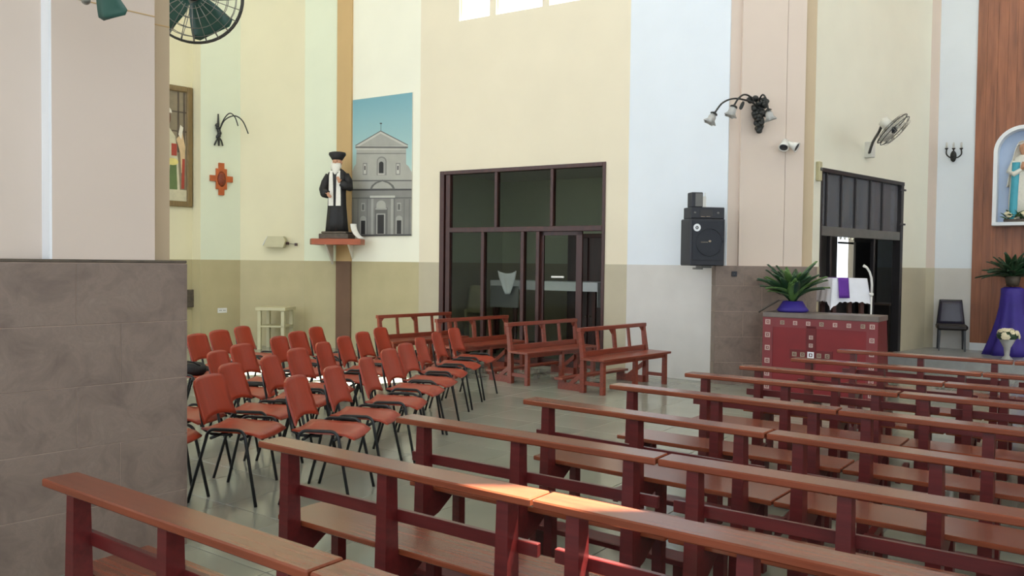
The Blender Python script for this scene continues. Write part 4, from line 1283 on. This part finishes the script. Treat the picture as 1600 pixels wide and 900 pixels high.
def vine(name, lab, loc, rz, arms, body, shades, sm=1.0):
    t = thing(name, lab, 'wall lamp', loc, rz)
    body(t)
    for a in arms:
        one('arm', M_iron, t, lambda m: m.tube(a, 0.012 * sm, 6))
    for c, d in shades:
        R_ = Vector(d).to_track_quat('Z', 'Y').to_matrix().to_4x4()
        T_ = Matrix.Translation(Vector(c)) @ R_
        def cap(m):
            m.T = T_
            m.lathe([(0.012, -0.02), (0.045, 0.0), (0.05, 0.012), (0.02, 0.012)], n=12)
        sh = one('shade_holder', M_iron, t, cap)
        def bell(m):
            m.T = T_
            n = 20
            m.loft([[(r * (1 + f * cos(5 * 2 * pi * i / n)) * cos(2 * pi * i / n), r * (1 + f * cos(5 * 2 * pi * i / n)) * sin(2 * pi * i / n), z) for i in range(n)] for r, z, f in ((0.028, 0.01, 0), (0.05, 0.05, 0.0), (0.048, 0.09, 0.08), (0.075, 0.14, 0.25), (0.07, 0.14, 0.25), (0.042, 0.09, 0.08), (0.02, 0.03, 0))])
        one('glass_shade', M_lamp, sh, bell)
    return t
# left lamp
lp = PW(343, 205, wallMint)
def lw(u, v, off):
    p = PW(u, v, wallMint, off)
    a = wdir(wallMint)
    d = p - lp
    return (d.x * cos(a) + d.y * sin(a), -d.x * sin(a) + d.y * cos(a), d.z)
def arcp(ps, n=8):
    out = []
    ps = [Vector(p) for p in ps]
    P_ = [ps[0]] + ps + [ps[-1]]
    for i in range(1, len(P_) - 2):
        for k in range(n):
            t_ = k / n
            a, b, c, d = P_[i - 1], P_[i], P_[i + 1], P_[i + 2]
            out.append(0.5 * ((2 * b) + (c - a) * t_ + (2 * a - 5 * b + 4 * c - d) * t_ ** 2 + (3 * b - a - 3 * c + d) * t_ ** 3))
    out.append(ps[-1])
    return out
def lbody(t):
    one('bunch', M_iron, t, lambda m: [m.ball((lw(341 + random.uniform(-2, 3), v, 0.05)), 0.04, 0, 6) for v in (196, 200, 204, 208, 212, 214)])
    one('stem', M_iron, t, lambda m: m.tube([lw(341, 178, 0.03), lw(341, 196, 0.04), lw(342, 214, 0.04), lw(342, 228, 0.03)], [0.012, 0.022, 0.022, 0.014], 6))
    one('root', M_iron, t, lambda m: (m.tube([lw(342, 214, 0.04), lw(338, 220, 0.04), lw(335, 227, 0.03)], 0.014, 6), m.tube([lw(342, 214, 0.04), lw(346, 220, 0.04), lw(348, 228, 0.03)], 0.014, 6)))
vine('vine_wall_lamp', 'thin wrought iron vine lamp above the wooden cross', tuple(lp), wdir(wallMint),
     [arcp([lw(343, 202, 0.05), lw(350, 186, 0.2), lw(359, 177, 0.3), lw(367, 183, 0.3), lw(372, 197, 0.3)]), arcp([lw(343, 204, 0.05), lw(351, 188, 0.2), lw(366, 181, 0.35), lw(379, 189, 0.4), lw(388, 209, 0.4)])], lbody, [], 0.9)

# right lamp on the pink pillar
RY = 11.26
lq = PY(1186, 165, RY)
def rw(u, v, off):
    p = PY(u, v, RY - off)
    return tuple(p - lq)
def rbody(t):
    one('backplate', M_iron, t, lambda m: m.box((-0.05, -0.04, -0.1), (0.05, 0.0, 0.1), 0, 0.01))
    rn = random.Random(4)
    def grapes(m):
        for v in range(155, 205, 4):
            wdt = 9 * (1 - max(0, (v - 178) / 30)) if v > 178 else 9
            for k in range(5):
                m.ball(rw(1186 + rn.uniform(-wdt, wdt), v + rn.uniform(-2, 2), 0.10 + rn.uniform(-0.05, 0.06)), 0.036, 0, 6)
    one('grape_bunch', M_iron, t, grapes)
    for (u, v, du, dv) in ((1163, 161, -8, 8), (1192, 162, 10, -4), (1178, 156, -12, 0)):
        one('vine_leaf', M_iron, t, lambda m: m.slab(lambda s, q: tuple(Vector(rw(u + du * q, v + dv * q, 0.16)) + Vector((0, 0, 0.05 * s * sin(pi * (0.1 + 0.85 * q))))), 4, 5, 0.008))
vine('vine_wall_lamp', 'black wrought iron grape vine lamp on the pink pillar', tuple(lq), 0,
     [arcp([rw(1184, 170, 0.08), rw(1175, 160, 0.2), rw(1150, 154, 0.45), rw(1130, 160, 0.55), rw(1117, 176, 0.6)]),
      arcp([rw(1178, 162, 0.08), rw(1172, 151, 0.25), rw(1162, 148, 0.4), rw(1153, 155, 0.45), rw(1147, 165, 0.45)]),
      arcp([rw(1186, 168, 0.08), rw(1187, 155, 0.2), rw(1192, 148, 0.3), rw(1197, 155, 0.35), rw(1200, 170, 0.35)])], rbody,
     [(rw(1116, 177, 0.6), (-0.5, 0, -1)), (rw(1147, 166, 0.45), (-0.4, 0.0, -1)), (rw(1200, 172, 0.35), (0.35, 0, -1))])

# candle lamp on the altar wall
lz = PW(1490, 240, wallEnd)
def ew(u, v, off):
    p = PW(u, v, wallEnd, off) - lz
    a = wdir(wallEnd)
    return (p.x * cos(a) + p.y * sin(a), -p.x * sin(a) + p.y * cos(a), p.z)
ca = thing('candle_wall_lamp', 'small black three armed candle lamp on the white altar wall', 'wall lamp', tuple(lz), wdir(wallEnd))
one('backplate', M_iron, ca, lambda m: m.loft([[(0.05 * k * cos(a * pi / 8), -0.002 - d, 0.1 * k * sin(a * pi / 8) - 0.05) for a in range(16)] for k, d in ((1, 0), (1, 0.02), (0.5, 0.03))]))
for u0, off in ((1479, 0.12), (1490, 0.2), (1502, 0.12)):
    one('arm', M_iron, ca, lambda m: m.tube(arcp([ew(1490, 245, 0.03), ew((1490 + u0) / 2, 246, off), ew(u0, 241, off), ew(u0, 233, off)]), 0.012, 6))
    one('cup', M_iron, ca, lambda m: m.lathe([(0.012, 0), (0.03, 0.02), (0.028, 0.03), (0.01, 0.03)], ew(u0, 234, off), 10))
    one('candle', M_lamp, ca, lambda m: m.lathe([(0.016, 0.02), (0.016, 0.12), (0.004, 0.13)], ew(u0, 234, off), 10))

# ================================================================== SPOTLIGHTS
def spotlight(name, lab, loc, rz, heads, s=1.0):
    t = thing(name, lab, 'spotlight', loc, rz)
    one('mount', M_pw, t, lambda m: m.box((-0.04 * s, -0.05, -0.03 * s), (0.04 * s, -0.001, 0.03 * s), 0, 0.006))
    for c, d in heads:
        T_ = Matrix.Translation(Vector(c)) @ Vector(d).to_track_quat('Z', 'Y').to_matrix().to_4x4()
        def hd(m):
            m.T = T_
            m.lathe([(0.01, -0.09 * s), (0.035 * s, -0.08 * s), (0.05 * s, 0.0), (0.07 * s, 0.06 * s), (0.06 * s, 0.06 * s), (0.03 * s, 0.02 * s)], n=14)
        h = one('lamp_head', M_pw, t, hd)
        def ln(m):
            m.T = T_
            m.lathe([(0.005, 0.045 * s), (0.055 * s, 0.048 * s), (0.055 * s, 0.052 * s), (0.005, 0.054 * s)], n=14)
        one('lens', M_plastic, h, ln)
    return t
lp2 = PY(1228, 228, 11.26)
spotlight('twin_spotlight', 'white twin spotlight on the pink pillar', tuple(lp2), 0, [((-0.055, -0.1, 0.0), (-0.3, -0.5, -0.7)), ((0.065, -0.1, -0.01), (0.7, -0.5, -0.45))])
lp3 = PW(434, 378, wallYel)
fl = thing('flood_lamp', 'pale boxy flood lamp low on the yellow corner wall', 'lamp', tuple(lp3), wdir(wallYel))
one('housing', M_ptable, fl, lambda m: m.prism([(-0.22, -0.09), (0.16, -0.11), (0.2, 0.02), (0.16, 0.10), (-0.14, 0.10)], -0.16, -0.04, 'y'))
one('visor', M_pw, fl, lambda m: m.slab(lambda s, q: (-0.14 - 0.09 * q, -0.1 + 0.06 * s, 0.1 - 0.17 * q), 2, 2, 0.01))
one('bracket', M_pdark, fl, lambda m: (m.box((0.18, -0.08, -0.05), (0.22, -0.001, 0.0)), m.tube([(0.2, -0.06, -0.03), (0.38, -0.04, -0.04)], 0.006, 6), m.box((0.34, -0.05, -0.07), (0.38, -0.001, -0.02))))

# ================================================================== LOUDSPEAKER STACK
sp0 = PY(1078, 415, 10.9)
sz1 = PY(1078, 341, 10.9).z
srot = radians(9)
def spk(name, lab, cat, x, y, z, fn):
    t = thing(name, lab, cat, (x, y, z), srot)
    fn(t)
    return t
SW, SDp = 0.475, 0.36
SHh = sz1 - sp0.z
def big(t):
    one('cabinet', M_plastic, t, lambda m: m.box((0, 0, 0), (SW, SDp, SHh), 0, 0.012))
    one('grille', M_grille, t, lambda m: m.box((0.03, -0.008, 0.07), (SW - 0.02, 0.0, SHh - 0.03), 0, 0.003))
    one('woofer_ring', M_plastic, t, lambda m: m.tube([(SW / 2 + 0.02 + 0.18 * cos(k * pi / 16), -0.008, SHh * 0.5 + 0.18 * sin(k * pi / 16)) for k in range(33)], 0.006, 6))
    one('badge', M_gold, t, lambda m: m.box((SW * 0.3, -0.013, SHh * 0.5 - 0.004), (SW * 0.5, -0.008, SHh * 0.5 + 0.004)).ball((SW * 0.56, -0.01, SHh * 0.52), 0.02, 0, 10, (1, 0.3, 0.8)))
    one('round_sticker', M_nwhite, t, lambda m: m.loft([[(0.085 + r * cos(k * pi / 12), y, SHh - 0.12 + r * sin(k * pi / 12)) for k in range(24)] for r, y in ((0.022, -0.009), (0.022, -0.012), (0.05, -0.012), (0.05, -0.009))], caps=False, smooth=False))
    one('sticker_mark', M_nwhite, t, lambda m: m.box((0.08, -0.011, SHh - 0.13), (0.09, -0.008, SHh - 0.11)))
    one('bracket', M_gframe, t, lambda m: (m.box((0.2, 0.1, -0.03), (0.34, 0.3, -0.001)), m.box((0.2, 0.15, -0.05), (0.24, 0.42, -0.028))))
spk('loudspeaker', 'large black loudspeaker hung where white wall meets pink pillar', 'loudspeaker', sp0.x, sp0.y, sp0.z, big)
hm = PY(1080, 323, 10.92).z - sz1
def mid_(t):
    one('case', M_plastic, t, lambda m: m.box((0.0, 0, 0.001), (0.46, 0.28, hm), 0, 0.008))
    one('display', M_bframe, t, lambda m: m.box((0.12, -0.006, 0.03), (0.29, 0.0, hm - 0.04), 0, 0.002))
    for x in (0.05, 0.37):
        one('knob', M_gframe, t, lambda m: m.lathe([(0.018, 0), (0.018, 0.02), (0.004, 0.022)], n=10).add([], []) if False else m.ball((x, -0.003, hm * 0.5), 0.016, 0, 8, (1, 0.6, 1)))
    one('legend', M_gold, t, lambda m: (m.box((0.13, -0.008, 0.022), (0.19, -0.005, 0.03)), m.box((0.205, -0.008, 0.024), (0.26, -0.005, 0.032))))
spk('amplifier', 'flat black amplifier resting on the big loudspeaker', 'amplifier', sp0.x + 0.01, sp0.y + 0.02, sz1, mid_)
h3 = PY(1080, 300, 10.95).z - sz1 - hm
def small(t):
    one('case', M_plastic, t, lambda m: m.box((0.0, 0, 0.001), (0.155, 0.16, h3), 0, 0.008))
    one('side_panel', M_gframe, t, lambda m: m.box((0.05, -0.004, 0.01), (0.145, 0.0, h3 - 0.015)))
    one('adapter', M_pw, t, lambda m: (m.box((0.156, 0.05, 0.001), (0.22, 0.1, h3 * 0.75), 0, 0.004), m.tube([(0.21, 0.07, h3 * 0.75), (0.21, 0.07, h3)], 0.005, 6)))
spk('small_speaker', 'small upright black box speaker on top of the amplifier', 'loudspeaker', sp0.x + 0.02, sp0.y + 0.05, sz1 + hm, small)
jp = PY(1147, 428, PYF)
jb = thing('junction_box', 'small black junction box on the brown stone pillar', 'box', tuple(jp), 0)
one('cover', M_plastic, jb, lambda m: m.box((-0.035, -0.02, -0.035), (0.035, -0.004, 0.035), 0, 0.004))
one('screw', M_wire, jb, lambda m: m.ball((0, -0.021, 0), 0.006, 0, 6))
sp_ = PW(1277, 268, wallO)
al = thing('alarm_sensor', 'small pale sensor box at the top corner of the doorway', 'sensor', tuple(sp_), wdir(wallO))
one('case', M_ptable, al, lambda m: m.box((-0.05, -0.06, -0.14), (0.04, -0.002, 0.14), 0, 0.01))
one('lens', M_gframe, al, lambda m: m.ball((-0.005, -0.06, 0.03), 0.025, 0, 8))

# ================================================================== FANS
def fan_head(t, T_, R, blades=4, cage=True, bm_=M_fang, spokes=24, wire=M_wire, bw=1.0):
    def tr(m):
        m.T = T_
        return m
    one('motor', M_fanw, t, lambda m: tr(m).lathe([(0.02, -0.2), (0.075, -0.18), (0.085, -0.08), (0.06, -0.02), (0.03, 0.0)], n=16))
    one('hub', M_plastic, t, lambda m: tr(m).lathe([(0.045, 0.0), (0.05, 0.04), (0.03, 0.07), (0.005, 0.075)], n=14))
    for k in range(blades):
        a = 2 * pi * k / blades + 0.5
        def bl(m):
            m.T = T_ @ Matrix.Rotation(a, 4, 'Z')
            m.slab(lambda s, q: ((0.05 + (R - 0.09) * q), s * bw * R * (0.16 + 0.34 * q ** 0.7) * (1 if q < 0.85 else 1 - 0.3 * ((q - 0.85) / 0.15) ** 2), 0.02 + s * 0.04), 4, 8, 0.004)
        one('blade', bm_, t, bl)
    if cage:
        cg = one('cage_ring', M_wiredk, t, lambda m: (tr(m).tube([(R * cos(k * pi / 24), R * sin(k * pi / 24), 0.0) for k in range(49)], 0.008, 6), m.tube([(R * 0.98 * cos(k * pi / 24), R * 0.98 * sin(k * pi / 24), 0.05) for k in range(49)], 0.006, 6)))
        def wires(m):
            m.T = T_
            for sgn in (1, -1):
                for k in range(spokes):
                    a = 2 * pi * k / spokes
                    m.tube([(0.08 * cos(a), 0.08 * sin(a), 0.03 + sgn * 0.085), (R * 0.6 * cos(a), R * 0.6 * sin(a), 0.03 + sgn * 0.08), (R * cos(a), R * sin(a), 0.03 + sgn * 0.02)], 0.0028, 4)
                for rr in (0.3, 0.5, 0.7, 0.87):
                    m.tube([(R * rr * cos(k * pi / 16), R * rr * sin(k * pi / 16), 0.03 + sgn * (0.083 - 0.055 * max(0, rr - 0.55))) for k in range(33)], 0.0025, 4)
        one('cage_wires', wire, t, wires)
def frame_from(z, loc):
    return Matrix.Translation(Vector(loc)) @ Vector(z).to_track_quat('Z', 'Y').to_matrix().to_4x4()

# caged fan behind the left pillar
fc = PY(302, -10, 5.75)
mt = LC + LD * (xc + 0.0) + LN * 0.62
mt.z = fc.z + 0.12
fn = thing('wall_fan', 'caged wall fan with dark green blades beside the left pillar', 'fan', tuple(mt), 0)
axis = Vector((0.28, -1.0, -0.28)).normalized()
lc_ = fc - mt
fan_head(fn, frame_from(axis, lc_), 0.325)
one('arm', M_fanw, fn, lambda m: m.tube([(0, 0, 0), lc_ * 0.4 + Vector((0, 0.06, 0.05)), lc_ - axis * 0.16], 0.02, 8))
one('wall_mount', M_fanw, fn, lambda m: m.ball((0, 0, 0), 0.06, 0, 10))
# fan on the front of the left pillar, only its lowest blade hangs into view
f2 = PY(152, -42, 3.75)
face = ((LC.x + LN.x * 0.03, LC.y + LN.y * 0.03), (LC.x + LD.x + LN.x * 0.03, LC.y + LD.y + LN.y * 0.03))
mt2 = PW(135, -60, face)
fn2 = thing('pillar_fan', 'fan with green blades and white motor on the front of the left pillar', 'fan', tuple(mt2), 0)
l2 = f2 - mt2
tip = PY(171, 10, 3.75) - mt2
z2 = Vector((0.35, -0.9, -0.25)).normalized()
T2 = frame_from(z2, l2)
inv = T2.inverted() @ tip
a0 = atan2(inv.y, inv.x)
T2 = T2 @ Matrix.Rotation(a0 - 0.5, 4, 'Z')
fan_head(fn2, T2, 0.235, 3, False, bw=0.6)
one('arm', M_fanw, fn2, lambda m: m.tube([(0, 0, 0), tuple(l2 - z2 * 0.16)], 0.02, 8))
one('wall_mount', M_fanw, fn2, lambda m: m.ball((0, 0, 0), 0.06, 0, 10))
one('pull_switch', M_wire, fn2, lambda m: m.ball(tuple(PY(134, 0, 3.85) - mt2), 0.022, 0, 8))

# side-on fan over the doorway
f3 = PW(1353, 234, wallO)
fn3 = thing('doorway_fan', 'white wall fan seen from the side above the doorway', 'fan', tuple(f3), 0)
o3 = PW(1394, 201, wallO, 0.75)
l3 = o3 - f3
vd = Vector((0.62, -0.35, -0.70)).normalized()
fan_head(fn3, frame_from(vd, l3), 0.27, 4, True, M_fanw, 16)
ka = l3 - vd * 0.17
one('arm', M_bframe, fn3, lambda m: m.tube(arcp([PW(1358, 240, wallO, 0.06) - f3, PW(1364, 222, wallO, 0.25) - f3, PW(1374, 205, wallO, 0.5) - f3, ka]), 0.022, 8))
one('wall_mount', M_fanw, fn3, lambda m: m.box((-0.05, -0.12, -0.13), (0.07, 0.04, 0.12), 0, 0.01, Matrix.Rotation(wdir(wallO), 4, 'Z')))

# ================================================================== NICHE WITH MADONNA STATUE
n0 = PW(1553, 354, wallWood)
NZ0 = n0.z
NZ1 = PW(1598, 199, wallWood).z
nx0 = wx(wallWood, n0)
NW = 2 * (wx(wallWood, PW(1600, 300, wallWood)) - nx0)
na = wdir(wallWood)
nb = thing('arched_niche', 'white arched niche box with pale blue inside on the pine wall', 'niche', (wallWood[0][0] + nx0 * cos(na), wallWood[0][1] + nx0 * sin(na), NZ0), na)
r_ = NW / 2
hs = (NZ1 - NZ0) - r_
def arch_pts(k, n=20):
    rr = r_ - k
    return [(k, k if k else 0)] + [(r_ - rr * cos(pi * i / n), hs + rr * sin(pi * i / n)) for i in range(n + 1)] + [(NW - k, k if k else 0)]
def rim(m):
    A, B = arch_pts(0), arch_pts(0.06)
    for y0, y1, mi in ((-0.30, -0.022, 0),):
        for i in range(len(A) - 1):
            vs = [(A[i][0], y0, A[i][1]), (A[i + 1][0], y0, A[i + 1][1]), (B[i + 1][0], y0, B[i + 1][1]), (B[i][0], y0, B[i][1]),
                  (A[i][0], y1, A[i][1]), (A[i + 1][0], y1, A[i + 1][1]), (B[i + 1][0], y1, B[i + 1][1]), (B[i][0], y1, B[i][1])]
            m.add(vs, [(0, 1, 2, 3), (4, 7, 6, 5), (0, 4, 5, 1), (3, 2, 6, 7)], mi)
one('arch_rim', M_nwhite, nb, rim)
one('base_board', M_nwhite, nb, lambda m: m.box((0, -0.32, 0), (NW, -0.022, 0.06), 0, 0.006))
one('back_panel', M_nblue, nb, lambda m: m.prism(arch_pts(0.0), -0.05, -0.023, 'y'))
def npos(x, y, z):
    return Vector((nb.location.x + x * cos(na) - y * sin(na), nb.location.y + x * sin(na) + y * cos(na), NZ0 + z))
md = thing('madonna_statue', 'white veiled statue with teal mantle inside the arched niche', 'statue', tuple(npos(NW * 0.5, -0.17, 0.06)), na)
one('robe', M_beard, md, lambda m: (m.loft([ell(0, 0, 0.2, 0.09, 0.0, 28, 0.04), ell(0, 0, 0.21, 0.095, 0.35, 28, 0.04), ell(0, 0, 0.19, 0.09, 0.7, 28, 0.02), ell(0, 0, 0.17, 0.085, 0.95, 28), ell(0, 0, 0.13, 0.07, 1.08, 28), ell(0, 0, 0.05, 0.05, 1.13, 28)]),
     m.tube([(-0.13, 0, 1.02), (-0.19, -0.02, 0.85), (-0.12, -0.09, 0.8), (-0.02, -0.1, 0.88)], [0.055, 0.06, 0.05, 0.03], 10), m.tube([(0.13, 0, 1.02), (0.19, -0.02, 0.85), (0.12, -0.09, 0.8), (0.02, -0.1, 0.88)], [0.055, 0.06, 0.05, 0.03], 10)))
one('head', M_skin, md, lambda m: (m.lathe([(0.035, 1.12), (0.045, 1.15), (0.06, 1.19), (0.068, 1.24), (0.06, 1.29), (0.01, 1.32)], (0, -0.02, 0), 14, sy=0.95), m.tube([(0, -0.08, 1.235), (0, -0.096, 1.215), (0, -0.085, 1.205)], [0.006, 0.009, 0.006], 6)))
one('veil', M_beard, md, lambda m: m.slab(lambda s, q: ((0.095 + 0.14 * q ** 0.7) * sin(s * pi * 0.52), 0.0 + (0.085 + 0.02 * q) * cos(s * pi * 0.52) - 0.015, 1.345 - 0.75 * q - 0.05 * (1 - q) * s * s), 12, 10, 0.012))
one('veil_crown', M_beard, md, lambda m: m.loft([ell(0, 0.0, 0.1, 0.085, 1.26, 16), ell(0, 0.0, 0.095, 0.085, 1.31, 16), ell(0, 0.0, 0.065, 0.06, 1.355, 16), ell(0, 0.0, 0.01, 0.01, 1.37, 16)]) if False else m.slab(lambda s, q: (0.098 * sin(s * pi * 0.5) * cos(q * pi * 0.42), -0.005 + 0.085 * cos(s * pi * 0.5) * cos(q * pi * 0.42) * 0.6 - 0.06 * q * 0, 1.29 + 0.075 * sin(q * pi * 0.5)), 10, 6, 0.01))
one('mantle', M_teal, md, lambda m: [m.slab(lambda s, q: (sg * (0.13 + 0.055 * s - 0.03 * (1 - q)), -0.075 - 0.032 * (1 - abs(s)) - 0.01 * q, 1.0 - 0.98 * q), 5, 10, 0.014) for sg in (-1, 1)])
one('praying_hands', M_skin, md, lambda m: [m.tube([(sg * 0.02, -0.10, 0.87), (sg * 0.012, -0.115, 0.93), (sg * 0.006, -0.115, 1.0)], [0.02, 0.017, 0.007], 8) for sg in (-1, 1)])
rnd = random.Random(8)
ff = thing('niche_flowers', 'low bunch of white flowers and leaves at the niche base', 'flowers', tuple(npos(NW * 0.36, -0.255, 0.061)), na)
lmn = [leaf_mesh('leaf', 0.12, 0.02, 0.03, M_leaf), leaf_mesh('leaf', 0.16, 0.022, 0.05, M_leaf2)]
one('tray', M_leafd, ff, lambda m: m.box((-0.14, -0.04, 0), (0.3, 0.04, 0.05), 0, 0.01))
for k in range(46):
    link('leaf', rnd.choice(lmn), ff, (rnd.uniform(-0.13, 0.29), rnd.uniform(-0.03, 0.03), rnd.uniform(0.03, 0.1)), Euler((rnd.uniform(0.3, 1.4), 0, rnd.uniform(0, 6.28)), 'XYZ'))
for k in range(14):
    link('flower', fmsh, ff, (rnd.uniform(-0.12, 0.28), rnd.uniform(-0.05, 0.0), rnd.uniform(0.06, 0.17)), Euler((rnd.uniform(0.5, 1.5), 0, rnd.uniform(-0.5, 0.5)), 'XYZ'))
